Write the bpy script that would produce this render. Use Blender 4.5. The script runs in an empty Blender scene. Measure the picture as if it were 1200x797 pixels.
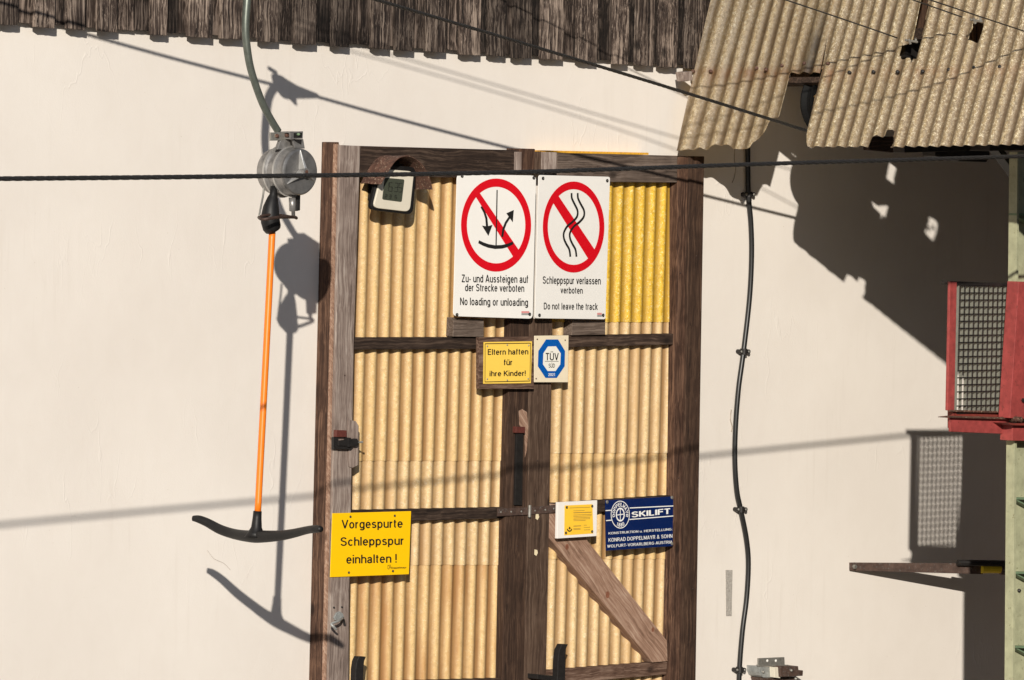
import bpy, bmesh, math, random
from mathutils import Vector, Matrix, noise
random.seed(7)
C = bpy.context.scene
# ------------------------------------------------------------------ camera (telephoto, 45 deg to the wall)
F_PX, WPX, HPX = 5650.0, 1200.0, 797.0
TH, PITCH, ROLL = math.radians(45), math.radians(-1.8), math.radians(1.15)
V = Vector((math.sin(TH)*math.cos(PITCH), math.cos(TH)*math.cos(PITCH), math.sin(PITCH)))
R0 = Vector((math.cos(TH), -math.sin(TH), 0)); U0 = R0.cross(V)
RT = math.cos(ROLL)*R0 + math.sin(ROLL)*U0
UP = -math.sin(ROLL)*R0 + math.cos(ROLL)*U0
CAM = -V*(F_PX/250.0)
cam_d = bpy.data.cameras.new('camera'); cam = bpy.data.objects.new('camera', cam_d)
C.collection.objects.link(cam); C.camera = cam
cam_d.sensor_width = 36; cam_d.lens = F_PX/WPX*36; cam_d.clip_start = .1; cam_d.clip_end = 2000
M = Matrix((RT, UP, -V)).transposed().to_4x4(); M.translation = CAM
cam.matrix_world = M
# ------------------------------------------------------------------ sky, sun, exposure
SUN = Vector((1.035, 1.0, -0.50))            # direction the light travels
EL = math.atan2(.5, math.hypot(1.035, 1.0)); AZ = math.atan2(-1.035, -1.0)
w = bpy.data.worlds.new('World'); C.world = w; w.use_nodes = True
nt = w.node_tree; bg = nt.nodes['Background']
sky = nt.nodes.new('ShaderNodeTexSky'); sky.sky_type = 'NISHITA'; sky.sun_disc = False
sky.sun_elevation = EL; sky.sun_rotation = AZ % (2*math.pi); sky.altitude = 1200
nt.links.new(sky.outputs[0], bg.inputs[0]); bg.inputs[1].default_value = .08
sl = bpy.data.lights.new('sun', 'SUN'); sl.energy = 4.9; sl.angle = math.radians(.53); sl.color = (1, .93, .83)
so = bpy.data.objects.new('sun', sl); C.collection.objects.link(so)
so.rotation_euler = SUN.to_track_quat('-Z', 'Y').to_euler()
C.view_settings.view_transform = 'Standard'; C.view_settings.look = 'None'
C.view_settings.exposure = 0; C.view_settings.gamma = 1

# ------------------------------------------------------------------ surveying helpers: where the photo's lines of sight meet a plane d metres in front of the wall
def ray(x, y): return V*F_PX + RT*(x-WPX/2) - UP*(y-HPX/2)
def un(x, y, d=0.):
    r = ray(x, y); return CAM + r*((-d-CAM.y)/r.y)
def on_plane(x, y, P, N):
    r = ray(x, y); return CAM + r*((P-CAM).dot(N)/r.dot(N))
def pxr(rad, P):                              # a radius in photo pixels -> metres at point P
    return rad*(P-CAM).dot(V)/F_PX
def ZM(s, ox, oy): return lambda *a: [(ox+x/s, oy+y/s) for x, y in a]

# ------------------------------------------------------------------ materials
MATS = {}
def base(name):
    m = bpy.data.materials.new(name); m.use_nodes = True; n = m.node_tree
    return m, n, n.nodes, n.links, n.nodes['Principled BSDF']
def ramp(N, stops, interp='LINEAR'):
    r = N.new('ShaderNodeValToRGB'); r.color_ramp.interpolation = interp
    e = r.color_ramp.elements
    while len(e) < len(stops): e.new(.5)
    for k, (p, c) in enumerate(stops): e[k].position = p; e[k].color = (*c, 1)
    return r
def coords(N, L, scale=(1,1,1), rot=(0,0,0), rnd=True):
    t = N.new('ShaderNodeTexCoord'); src = t.outputs['Object']
    mp = N.new('ShaderNodeMapping'); mp.inputs['Scale'].default_value = scale; mp.inputs['Rotation'].default_value = rot
    if rnd:
        oi = N.new('ShaderNodeObjectInfo'); mu = N.new('ShaderNodeMath'); mu.operation = 'MULTIPLY'; mu.inputs[1].default_value = 37.
        L.new(oi.outputs['Random'], mu.inputs[0])
        cb = N.new('ShaderNodeCombineXYZ')
        for k in range(3): L.new(mu.outputs[0], cb.inputs[k])
        ad = N.new('ShaderNodeVectorMath'); ad.operation = 'ADD'; L.new(src, ad.inputs[0]); L.new(cb.outputs[0], ad.inputs[1]); src = ad.outputs[0]
    L.new(src, mp.inputs[0]); return mp.outputs[0]
def noise_n(N, L, vec, scale, detail=4, rough=.6, dist=0):
    n = N.new('ShaderNodeTexNoise'); n.inputs['Scale'].default_value = scale; n.inputs['Detail'].default_value = detail
    n.inputs['Roughness'].default_value = rough; n.inputs['Distortion'].default_value = dist; L.new(vec, n.inputs['Vector']); return n
def mixc(N, L, fac, a, b, mode='MIX'):
    m = N.new('ShaderNodeMix'); m.data_type = 'RGBA'; m.blend_type = mode
    for sock, v in ((m.inputs[0], fac), (m.inputs[6], a), (m.inputs[7], b)):
        if isinstance(v, (int, float)): sock.default_value = v
        elif isinstance(v, tuple): sock.default_value = (*v, 1)
        else: L.new(v, sock)
    return m.outputs[2]
def bump(N, L, h, B, strength=.5, dist=.002, prev=None):
    b = N.new('ShaderNodeBump'); b.inputs['Strength'].default_value = strength; b.inputs['Distance'].default_value = dist
    L.new(h, b.inputs['Height'])
    if prev: L.new(prev, b.inputs['Normal'])
    L.new(b.outputs[0], B.inputs['Normal']); return b.outputs[0]

def wood(name, dark, mid, light, rot=(0,0,0), contrast=1., axis='Z', flake=.0, knots=True, rand=.35):
    """weathered softwood; the grain runs along `axis` after `rot`"""
    m, n, N, L, B = base(name)
    v = coords(N, L, rot=rot)
    # grain lines wander a little
    wn = noise_n(N, L, v, 5, 2, .5)
    sx = N.new('ShaderNodeMapping')
    s = {'Z': (1, 1, .022), 'X': (.022, 1, 1)}[axis]
    off = N.new('ShaderNodeVectorMath'); off.operation = 'MULTIPLY_ADD'
    L.new(wn.outputs['Color'], off.inputs[0]); off.inputs[1].default_value = (.035, .035, .035); L.new(v, off.inputs[2])
    sx.inputs['Scale'].default_value = s; L.new(off.outputs[0], sx.inputs[0])
    g1 = noise_n(N, L, sx.outputs[0], 95, 6, .66)
    g2 = noise_n(N, L, sx.outputs[0], 330, 3, .6)
    big = noise_n(N, L, v, 7, 3, .6)
    a = N.new('ShaderNodeMath'); a.operation = 'MULTIPLY_ADD'; L.new(g2.outputs[0], a.inputs[0]); a.inputs[1].default_value = .45; L.new(g1.outputs[0], a.inputs[2])
    a2 = N.new('ShaderNodeMath'); a2.operation = 'MULTIPLY_ADD'; L.new(big.outputs[0], a2.inputs[0]); a2.inputs[1].default_value = .35; L.new(a.outputs[0], a2.inputs[2])
    c0 = .9; hw = .17/contrast
    r = ramp(N, [(0, dark), (.5, mid), (1, light)])
    mr = N.new('ShaderNodeMapRange'); mr.inputs[1].default_value = c0-hw; mr.inputs[2].default_value = c0+hw
    L.new(a2.outputs[0], mr.inputs[0]); L.new(mr.outputs[0], r.inputs[0])
    col = r.outputs[0]
    if flake > 0:
        fm = N.new('ShaderNodeMapping'); fm.inputs['Scale'].default_value = {'Z': (1, 1, .22), 'X': (.22, 1, 1)}[axis]; L.new(off.outputs[0], fm.inputs[0])
        fn = noise_n(N, L, fm.outputs[0], 120, 5, .75)
        fr = ramp(N, [(.55, (0,0,0)), (.68, (1,1,1))]); L.new(fn.outputs[0], fr.inputs[0])
        bn = noise_n(N, L, v, 4, 2, .5); br = ramp(N, [(.4, (0,0,0)), (.6, (flake,)*3)]); L.new(bn.outputs[0], br.inputs[0])
        mm = N.new('ShaderNodeMath'); mm.operation = 'MULTIPLY'; L.new(fr.outputs[0], mm.inputs[0]); L.new(br.outputs[0], mm.inputs[1])
        col = mixc(N, L, mm.outputs[0], col, tuple(min(1, x*1.25) for x in light))
    if knots:
        km = N.new('ShaderNodeMapping'); km.inputs['Scale'].default_value = {'Z': (1, 1, .6), 'X': (.6, 1, 1)}[axis]; L.new(v, km.inputs[0])
        vo = N.new('ShaderNodeTexVoronoi'); vo.inputs['Scale'].default_value = 5.5; L.new(km.outputs[0], vo.inputs['Vector'])
        kr = ramp(N, [(.06, (1,1,1)), (.12, (0,0,0))]); L.new(vo.outputs['Distance'], kr.inputs[0])
        km2 = N.new('ShaderNodeMath'); km2.operation = 'MULTIPLY'; km2.inputs[1].default_value = .75; L.new(kr.outputs[0], km2.inputs[0])
        col = mixc(N, L, km2.outputs[0], col, tuple(x*.6 for x in dark))
    oi = N.new('ShaderNodeObjectInfo'); rr = N.new('ShaderNodeMapRange'); L.new(oi.outputs['Random'], rr.inputs[0])
    rr.inputs[3].default_value = 1-rand; rr.inputs[4].default_value = 1+rand
    hs = N.new('ShaderNodeHueSaturation'); L.new(rr.outputs[0], hs.inputs['Value']); L.new(col, hs.inputs['Color'])
    L.new(hs.outputs[0], B.inputs['Base Color'])
    B.inputs['Roughness'].default_value = .85; B.inputs['Specular IOR Level'].default_value = .25
    bump(N, L, a.outputs[0], B, .6, .003)
    MATS[name] = m; return m

def plain(name, col, rough=.5, metal=0., var=.12, scale=12, spec=.5, bumpd=0., wear=None, wearamt=.6, coat=0):
    m, n, N, L, B = base(name)
    v = coords(N, L)
    nn = noise_n(N, L, v, scale, 5, .65)
    r = ramp(N, [(.3, tuple(x*(1-var) for x in col)), (.7, tuple(min(1, x*(1+var)) for x in col))]); L.new(nn.outputs[0], r.inputs[0])
    c = r.outputs[0]
    if wear:
        wn = noise_n(N, L, v, scale*2.3, 8, .75); wr = ramp(N, [(wearamt, (0,0,0)), (wearamt+.06, (1,1,1))]); L.new(wn.outputs[0], wr.inputs[0])
        c = mixc(N, L, wr.outputs[0], c, wear)
    L.new(c, B.inputs['Base Color']); B.inputs['Roughness'].default_value = rough; B.inputs['Metallic'].default_value = metal
    B.inputs['Specular IOR Level'].default_value = spec
    if bumpd: bump(N, L, nn.outputs[0], B, .6, bumpd)
    MATS[name] = m; return m

def plaster():
    m, n, N, L, B = base('plaster')
    v = coords(N, L, rnd=False)
    big = noise_n(N, L, v, .9, 4, .55)
    r = ramp(N, [(.3, (.70, .647, .588)), (.7, (.765, .715, .655))]); L.new(big.outputs[0], r.inputs[0])
    st = coords(N, L, scale=(1, 1, .6), rnd=False)
    s1 = noise_n(N, L, st, 11, 5, .6, .8)
    c1 = mixc(N, L, .10, r.outputs[0], s1.outputs[0], 'SOFT_LIGHT')
    # faint drip streaks and specks of dirt
    dr = coords(N, L, scale=(1, 1, .06), rnd=False); d1 = noise_n(N, L, dr, 22, 4, .6)
    dm = noise_n(N, L, v, 1.6, 2, .5)
    rr = ramp(N, [(.56, (0,0,0)), (.78, (.28,)*3)]); L.new(d1.outputs[0], rr.inputs[0])
    rm = ramp(N, [(.45, (0,0,0)), (.7, (1,1,1))]); L.new(dm.outputs[0], rm.inputs[0])
    mm = N.new('ShaderNodeMath'); mm.operation = 'MULTIPLY'; L.new(rr.outputs[0], mm.inputs[0]); L.new(rm.outputs[0], mm.inputs[1])
    c2 = mixc(N, L, mm.outputs[0], c1, (.52, .46, .39))
    sp = noise_n(N, L, v, 75, 2, .5); sr = ramp(N, [(.74, (0,0,0)), (.78, (.5,)*3)]); L.new(sp.outputs[0], sr.inputs[0])
    c3 = mixc(N, L, sr.outputs[0], c2, (.5, .43, .35))
    L.new(c3, B.inputs['Base Color']); B.inputs['Roughness'].default_value = .9; B.inputs['Specular IOR Level'].default_value = .2
    # trowel ridges, gentle waves, fine grit
    tr = N.new('ShaderNodeTexVoronoi'); tr.feature = 'DISTANCE_TO_EDGE'; tr.inputs['Scale'].default_value = 2.6
    tv = coords(N, L, scale=(1.6, 1, .55), rot=(0, .12, 0), rnd=False); tn = noise_n(N, L, tv, 3.2, 3, .6)
    ad = N.new('ShaderNodeVectorMath'); ad.operation = 'MULTIPLY_ADD'; L.new(tn.outputs['Color'], ad.inputs[0]); ad.inputs[1].default_value = (.5, .5, .5); L.new(tv, ad.inputs[2])
    L.new(ad.outputs[0], tr.inputs['Vector'])
    er = ramp(N, [(0, (1,1,1)), (.012, (0,0,0))]); L.new(tr.outputs['Distance'], er.inputs[0])
    tm = noise_n(N, L, v, 2.1, 2, .5); tmr = ramp(N, [(.52, (0,0,0)), (.62, (1,1,1))]); L.new(tm.outputs[0], tmr.inputs[0])
    em = N.new('ShaderNodeMath'); em.operation = 'MULTIPLY'; L.new(er.outputs[0], em.inputs[0]); L.new(tmr.outputs[0], em.inputs[1])
    b1 = bump(N, L, em.outputs[0], B, .3, .0025)
    b2 = bump(N, L, s1.outputs[0], B, .16, .004, b1)
    gr = noise_n(N, L, v, 130, 4, .7); bump(N, L, gr.outputs[0], B, .22, .002, b2)
    MATS['plaster'] = m; return m

def fibreglass(name, c_lo, c_hi, speck, amount=.5, stain=None, rough=.45, cellscale=78, trans=0, valley_dirt_shade=None, rusty=False):
    crisp = rusty
    m, n, N, L, B = base(name)
    v = coords(N, L, rnd=False)
    st = coords(N, L, scale=(1, 1, .25), rnd=False)
    big = noise_n(N, L, st, 4, 5, .65)
    r = ramp(N, [(.3, c_lo), (.68, c_hi)]); L.new(big.outputs[0], r.inputs[0])
    # chopped strands: short bright fibres
    ms = noise_n(N, L, v, 20, 2, .5)
    f1 = noise_n(N, L, v, cellscale, 3, .7, 1.2)
    fr = ramp(N, [(.53, (0,0,0)), (.60 if crisp else .68, (amount,)*3)]); L.new(f1.outputs[0], fr.inputs[0])
    f2 = N.new('ShaderNodeTexVoronoi'); f2.inputs['Scale'].default_value = cellscale*1.1; L.new(v, f2.inputs['Vector'])
    f2r = ramp(N, [(.10, (amount,)*3), (.24, (0,0,0))]); L.new(f2.outputs['Distance'], f2r.inputs[0])
    mx = N.new('ShaderNodeMath'); mx.operation = 'MAXIMUM'; L.new(fr.outputs[0], mx.inputs[0]); L.new(f2r.outputs[0], mx.inputs[1])
    col = mixc(N, L, mx.outputs[0], r.outputs[0], speck)
    dk = noise_n(N, L, v, cellscale*.6, 4, .7)
    dkr = ramp(N, [(.43 if crisp else .36, (amount*.8,)*3), (.51 if crisp else .49, (0,0,0))]); L.new(dk.outputs[0], dkr.inputs[0])
    col = mixc(N, L, dkr.outputs[0], col, tuple(x*.62 for x in c_lo))
    if stain:
        sv = coords(N, L, scale=(1, 1, .12), rnd=False); sn = noise_n(N, L, sv, 9, 4, .6)
        sr = ramp(N, [(.48, (0,0,0)), (.66, (.85,)*3)]); L.new(sn.outputs[0], sr.inputs[0])
        col = mixc(N, L, sr.outputs[0], col, stain)
    if valley_dirt_shade:                                  # valley dirt, darkened further to paint groove shade and bright crest lines
        at = N.new('ShaderNodeAttribute'); at.attribute_name = 'valley'
        ar = ramp(N, [(.04, (0,0,0)), (.45, (.5,)*3), (.9, (.9,)*3)] if crisp else [(.25, (0,0,0)), (.85, (.95,)*3)]); L.new(at.outputs['Fac'], ar.inputs[0])
        nm = ramp(N, [(.3, (.5,)*3), (.6, (1,1,1))]); L.new(big.outputs[0], nm.inputs[0])
        mm = N.new('ShaderNodeMath'); mm.operation = 'MULTIPLY'; L.new(ar.outputs[0], mm.inputs[0]); L.new(nm.outputs[0], mm.inputs[1])
        col = mixc(N, L, mm.outputs[0], col, valley_dirt_shade)
    if rusty:
        for an, cc, lo in (('rust', (.24, .115, .05), .47), ('soot', (.035, .033, .030), .34)):
            at = N.new('ShaderNodeAttribute'); at.attribute_name = an
            rn = noise_n(N, L, st, 26, 4, .65); ad = N.new('ShaderNodeMath'); ad.operation = 'MULTIPLY'
            rr = ramp(N, [(lo-.14, (0,0,0)), (lo+.16, (.8,)*3)]); L.new(rn.outputs[0], rr.inputs[0])
            L.new(at.outputs['Fac'], ad.inputs[0]); L.new(rr.outputs[0], ad.inputs[1]); col = mixc(N, L, ad.outputs[0], col, cc)
    L.new(col, B.inputs['Base Color']); B.inputs['Roughness'].default_value = rough
    if trans:                                      # thin fibreglass lets some daylight through
        tl = N.new('ShaderNodeBsdfTranslucent'); L.new(mixc(N, L, .8, col, (.85, .70, .46)), tl.inputs['Color'])
        ms_ = N.new('ShaderNodeMixShader'); ms_.inputs[0].default_value = trans
        L.new(B.outputs[0], ms_.inputs[1]); L.new(tl.outputs[0], ms_.inputs[2]); L.new(ms_.outputs[0], N['Material Output'].inputs['Surface'])
    bump(N, L, mx.outputs[0], B, .35, .0015)
    MATS[name] = m; return m

plaster()
wood('weathered_plank', (.010, .0075, .0065), (.050, .035, .028), (.26, .205, .165), contrast=1.15, flake=1.0, rand=.5)
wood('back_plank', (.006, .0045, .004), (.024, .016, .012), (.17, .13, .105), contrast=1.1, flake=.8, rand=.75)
wood('brown_timber', (.012, .007, .005), (.044, .024, .0155), (.12, .070, .044), contrast=.6, rand=.15)
wood('brown_timber_flat', (.010, .006, .0045), (.036, .022, .0155), (.105, .070, .050), contrast=.75, axis='X', rand=.25)
wood('grey_timber', (.06, .042, .034), (.23, .175, .148), (.44, .375, .325), contrast=.6, rand=.08)
wood('grey_timber_flat', (.035, .024, .018), (.115, .084, .066), (.22, .17, .138), contrast=.75, axis='X', rand=.15)
wood('stile_timber', (.018, .010, .007), (.085, .051, .034), (.19, .128, .09), contrast=.58, rand=.12)
wood('red_timber', (.015, .0075, .005), (.066, .034, .022), (.19, .108, .068), contrast=.75, rand=.1)
BA = math.atan2(un(775, 770, .08).x-un(655, 600, .08).x, un(655, 600, .08).z-un(775, 770, .08).z)
wood('fresh_timber', (.12, .065, .042), (.29, .175, .12), (.48, .345, .26), rot=(0, BA, 0), contrast=.62, rand=.0)
wood('board_timber', (.035, .018, .012), (.11, .062, .042), (.26, .175, .13), contrast=.8, axis='X', rand=.1)
fibreglass('tan_sheet', (.63, .425, .185), (.72, .50, .235), (.93, .80, .55), .5, valley_dirt_shade=(.30, .16, .06))
fibreglass('pale_sheet', (.65, .455, .22), (.735, .54, .29), (.95, .85, .64), .55, stain=(.56, .36, .17), valley_dirt_shade=(.30, .17, .07))
fibreglass('brown_sheet', (.62, .415, .18), (.71, .495, .235), (.90, .77, .52), .45, stain=(.42, .20, .065), valley_dirt_shade=(.28, .14, .05))
fibreglass('yellow_sheet', (.64, .38, .03), (.80, .50, .055), (.96, .84, .45), .75, valley_dirt_shade=(.34, .19, .02))
mu_, nu_, Nu, Lu, Bu = base('sheet_underside')      # bare glass fibre underside of the clearer sheets: passes light on
tu = Nu.new('ShaderNodeBsdfTranslucent'); tu.inputs['Color'].default_value = (.9, .78, .55, 1); Lu.new(tu.outputs[0], Nu['Material Output'].inputs['Surface']); MATS['sheet_underside'] = mu_
RC_ = dict(amount=.85, valley_dirt_shade=(.11, .072, .042), rough=.42, cellscale=112, rusty=True)
fibreglass('roof_sheet', (.235, .165, .085), (.44, .335, .185), (.88, .79, .58), **RC_)
fibreglass('clear_roof_sheet', (.35, .26, .14), (.64, .50, .295), (.95, .88, .70), trans=.46, **RC_)
fibreglass('hazy_roof_sheet', (.265, .19, .10), (.50, .385, .215), (.90, .82, .62), trans=.16, **RC_)
plain('dark_stain', (.10, .09, .075), .6, wear=(.6, .55, .45), wearamt=.58, scale=60)
plain('cast_aluminium', (.27, .26, .25), .40, .55, var=.30, scale=34, bumpd=.0012, wear=(.42, .41, .39), wearamt=.66)
plain('galvanised', (.30, .29, .26), .5, .6, var=.25, scale=60, wear=(.22, .12, .06), wearamt=.60)
plain('tube_steel', (.13, .145, .125), .42, .55, var=.2, scale=40)
plain('orange_paint', (.84, .19, .008), .4, var=.06, scale=25, wear=(.55, .14, .02), wearamt=.66)
plain('black_rubber', (.009, .0085, .0085), .5, var=.3, scale=30, spec=.3)
plain('black_metal', (.018, .016, .015), .5, .2, var=.3, scale=50)
plain('wire_rope', (.03, .028, .026), .42, .3, var=.35, scale=90, wear=(.13, .12, .11), wearamt=.6)
plain('dark_rust', (.055, .032, .024), .6, .3, var=.4, scale=50)
plain('cast_dark', (.20, .195, .19), .38, .6, var=.25, scale=30, bumpd=.001)
plain('cast_bright', (.50, .49, .47), .32, .6, var=.15, scale=30)
plain('rust_brown', (.095, .045, .03), .75, .1, var=.5, scale=38, wear=(.50, .38, .27), wearamt=.575, bumpd=.002)
plain('rusty_steel', (.085, .052, .040), .7, .3, var=.45, scale=30, wear=(.16, .155, .145), wearamt=.57)
plain('red_paint', (.31, .055, .050), .5, var=.28, scale=20, wear=(.10, .03, .022), wearamt=.585)
plain('dark_red_paint', (.20, .035, .025), .6, var=.3, scale=24, wear=(.05, .02, .015), wearamt=.58)
plain('red_cap', (.10, .025, .018), .6, var=.25, scale=70)
plain('pale_green_paint', (.37, .375, .24), .5, var=.2, scale=18, wear=(.16, .15, .08), wearamt=.60)
plain('mid_green_paint', (.15, .22, .13), .5, var=.15, scale=18)
plain('grating_metal', (.24, .245, .21), .5, .35, var=.15, scale=40)
plain('cable_sheath', (.014, .014, .014), .35, var=.2, scale=30)
plain('sign_white', (.80, .78, .74), .35, var=.02, scale=6)
plain('card_white', (.82, .78, .73), .5, var=.02, scale=6)
plain('sign_red', (.62, .003, .012), .4, var=.02)
plain('print_black', (.012, .012, .012), .45, var=.05)
plain('sign_yellow', (.93, .55, .003), .38, var=.025, scale=8)
plain('soft_yellow', (.92, .62, .10), .4, var=.02, scale=8)
plain('label_yellow', (.93, .56, .045), .4, var=.05, scale=20)
plain('enamel_blue', (.003, .014, .082), .25, var=.12, scale=9)
plain('badge_blue', (.0, .09, .38), .38, var=.03)
plain('cream_plate', (.78, .68, .50), .45, var=.03)
plain('badge_white', (.80, .78, .70), .45, var=.02)
plain('print_white', (.80, .80, .78), .45, var=.03)
plain('print_grey', (.28, .17, .05), .6, var=.1)
plain('print_dark_grey', (.05, .05, .05), .6, var=.1)
plain('cream_plastic', (.66, .61, .50), .35, var=.03)
plain('lcd', (.055, .062, .045), .18, var=.05)
plain('lcd_digit', (.026, .028, .022), .3, var=.05)
plain('patch_grey', (.42, .39, .35), .9, var=.3, scale=120, wear=(.22, .2, .18), wearamt=.5)
plain('crack_dark', (.33, .28, .23), .9, var=.3, scale=60)
plain('yellow_tape', (.60, .42, .02), .5, var=.15, scale=30)
plain('bare_yellow', (.70, .36, .03), .7, var=.3, scale=80)
plain('knot_wood', (.20, .075, .04), .8, var=.35, scale=70)
plain('sheave_black', (.004, .004, .004), .75, var=.3, scale=30, spec=.2)
plain('ground_gravel', (.17, .15, .125), .95, var=.35, scale=9, bumpd=.02)
plain('foam_yellow', (.75, .64, .42), .8, var=.1)
plain('paint_grey', (.30, .31, .30), .5, .3, var=.25, scale=50, wear=(.1, .07, .05), wearamt=.62)

# ------------------------------------------------------------------ object helpers
def link(o): C.collection.objects.link(o); return o
def tag(o, label=None, cat=None, group=None, kind=None):
    if label: o['label'] = label
    if cat: o['category'] = cat
    if group: o['group'] = group
    if kind: o['kind'] = kind
    return o
def thing(name, label, cat, loc, group=None):
    o = bpy.data.objects.new(name, None); link(o); o.location = loc; o.empty_display_size = .1
    return tag(o, label, cat, group)
def wloc(o):
    p = Vector(o.location)
    while o.parent: o = o.parent; p += o.location
    return p
def finish(name, verts, faces, mat, parent=None, bevel=0., smooth=False, solid=0., attr=None, mats=None, fmat=None):
    verts = [Vector(v) for v in verts]
    c = sum(verts, Vector())/len(verts)
    me = bpy.data.meshes.new(name); me.from_pydata([v-c for v in verts], [], faces); me.validate()
    if attr:
        if not isinstance(attr, dict): attr = {'valley': attr}
        for an, vals in attr.items(): a = me.attributes.new(an, 'FLOAT', 'POINT'); a.data.foreach_set('value', vals)
    bm = bmesh.new(); bm.from_mesh(me)
    bmesh.ops.recalc_face_normals(bm, faces=bm.faces); bm.to_mesh(me); bm.free()
    for mm in (mats or [mat]): me.materials.append(MATS[mm])
    if fmat:
        for p, k in zip(me.polygons, fmat): p.material_index = k
    if smooth:
        for p in me.polygons: p.use_smooth = True
    o = bpy.data.objects.new(name, me); link(o)
    if parent: o.parent = parent; o.location = c - wloc(parent)
    else: o.location = c
    if solid:
        s = o.modifiers.new('thickness', 'SOLIDIFY'); s.thickness = solid; s.offset = 0
        if smooth: o.modifiers.new('crisp_rim', 'EDGE_SPLIT').split_angle = math.radians(48)
    if bevel:
        b = o.modifiers.new('bevel', 'BEVEL'); b.width = bevel; b.segments = 2; b.limit_method = 'ANGLE'; b.angle_limit = math.radians(40)
    return o
class MB:
    def __init__(s): s.v = []; s.f = []
    def prism(s, front, back):
        n = len(front); k = len(s.v); s.v += [Vector(p) for p in front]+[Vector(p) for p in back]
        s.f.append(list(range(k, k+n))); s.f.append(list(range(k+2*n-1, k+n-1, -1)))
        for i in range(n):
            j = (i+1) % n; s.f.append([k+i, k+j, k+n+j, k+n+i])
        return s
    def slab(s, px, df, db):
        """outline seen in the photo at df metres off the wall, extruded straight back to db"""
        if not isinstance(df, (list, tuple)): df = [df]*len(px)
        fr = [un(x, y, d) for (x, y), d in zip(px, df)]
        return s.prism(fr, [Vector((p.x, -db, p.z)) for p in fr])
    def box(s, a, b):
        x0, y0, z0 = a; x1, y1, z1 = b
        return s.prism([(x0,y0,z0),(x1,y0,z0),(x1,y0,z1),(x0,y0,z1)], [(x0,y1,z0),(x1,y1,z0),(x1,y1,z1),(x0,y1,z1)])
    def tube(s, pts, rad, n=12, caps=True, lobes=0, lay=.05, depth=.16):
        pts = [Vector(p) for p in pts]; k = len(s.v)
        if not isinstance(rad, (list, tuple)): rad = [rad]*len(pts)
        t0 = (pts[1]-pts[0]).normalized()
        a = Vector((0, 0, 1)) if abs(t0.z) < .9 else Vector((1, 0, 0))
        u = t0.cross(a).normalized(); acc = 0
        for i, p in enumerate(pts):
            t = (pts[min(i+1, len(pts)-1)]-pts[max(i-1, 0)]).normalized()
            u = (u-t*u.dot(t)).normalized(); w_ = t.cross(u)
            if i: acc += (p-pts[i-1]).length
            for j in range(n):
                an = 2*math.pi*j/n; r = rad[i]
                if lobes: r *= 1-depth*(1-abs(math.cos(lobes*.5*(an-2*math.pi*acc/(lay*lobes)*1.0))))
                s.v.append(p+(u*math.cos(an)+w_*math.sin(an))*r)
        for i in range(len(pts)-1):
            for j in range(n):
                j2 = (j+1) % n; s.f.append([k+i*n+j, k+i*n+j2, k+(i+1)*n+j2, k+(i+1)*n+j])
        if caps:
            s.f.append([k+j for j in range(n)][::-1]); s.f.append([k+(len(pts)-1)*n+j for j in range(n)])
        return s
    def cyl(s, a, b, r, n=20, r2=None):
        return s.tube([a, b], [r, r if r2 is None else r2], n)
    def build(s, name, mat, parent=None, **k): return finish(name, s.v, s.f, mat, parent, **k)
def spline(P, n=8):
    P = [Vector(p) for p in P]; out = []
    for i in range(len(P)-1):
        p0 = P[max(i-1, 0)]; p1 = P[i]; p2 = P[i+1]; p3 = P[min(i+2, len(P)-1)]
        for k in range(n):
            t = k/n; out.append(.5*((2*p1)+(p2-p0)*t+(2*p0-5*p1+4*p2-p3)*t*t+(3*p1-p0-3*p2+p3)*t**3))
    out.append(P[-1]); return out
def resample(P, step):
    out = [P[0]]; need = step
    for a, b in zip(P, P[1:]):
        L_ = (b-a).length; pos = 0
        while L_-pos >= need:
            pos += need; out.append(a.lerp(b, pos/L_)); need = step
        need -= L_-pos
    return out
def screw(name, px, py, d, r_px, parent, mat='black_metal', h=.006):
    P = un(px, py, d); r = pxr(r_px, P)
    m = MB(); m.tube([P+Vector((0, .002, 0)), P+Vector((0, -h*.6, 0)), P+Vector((0, -h, 0))], [r, r, r*.6], 10)
    m.tube([P+Vector((0, -h, 0)), P+Vector((0, -h-.0015, 0))], [r*.35, r*.3], 6)
    return m.build(name, mat, parent, smooth=False)

# ------------------------------------------------------------------ ground and building
g = MB(); rings = [0, 12, 30, 55, 80, 110, 160, 260, 420]; NS = 48
for r in rings:
    for k in range(NS):
        a = 2*math.pi*k/NS; x, y = r*math.cos(a), r*math.sin(a)-10
        z = -2.62+(max(0, r-42)*.24 + (noise.noise(Vector((x*.02, y*.02, 0)))*max(0, r-50)*.05))  # outer rings rise into unseen hills, added to block the low sky
        g.v.append(Vector((x, y, z)))
for i_ in range(len(rings)-1):
    for k in range(NS): k2 = (k+1) % NS; g.f.append([i_*NS+k, i_*NS+k2, (i_+1)*NS+k2, (i_+1)*NS+k])
tag(g.build('ground', 'ground_gravel', smooth=True), kind='structure')
bld = thing('building', 'cream plastered building wall with a skirt of weathered dark boards above', 'building', (0, .2, -2.6))
wl = MB().box((-9, 0, -2.66), (9, .35, 4.2)); wl.build('wall', 'plaster', bld)
MB().slab([(850.5,668),(858.5,668),(857.5,722),(851,722)], .0022, -.01).build('patch', 'patch_grey', bld)
for pts, wd in (([(921-60,175),(860.5,186),(862,197),(860.5,208),(858,214)], .9), ([(857,480),(856,492),(858,500),(857,506)], 1.3), ([(243,645),(251,655),(262,660),(270,668)], .3)):
    m = MB(); P = [un(x, y, .0018) for x, y in pts]
    m.tube(spline(P, 3), pxr(wd, P[0])*.55, 5); m.build('crack', 'crack_dark', bld)

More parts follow.
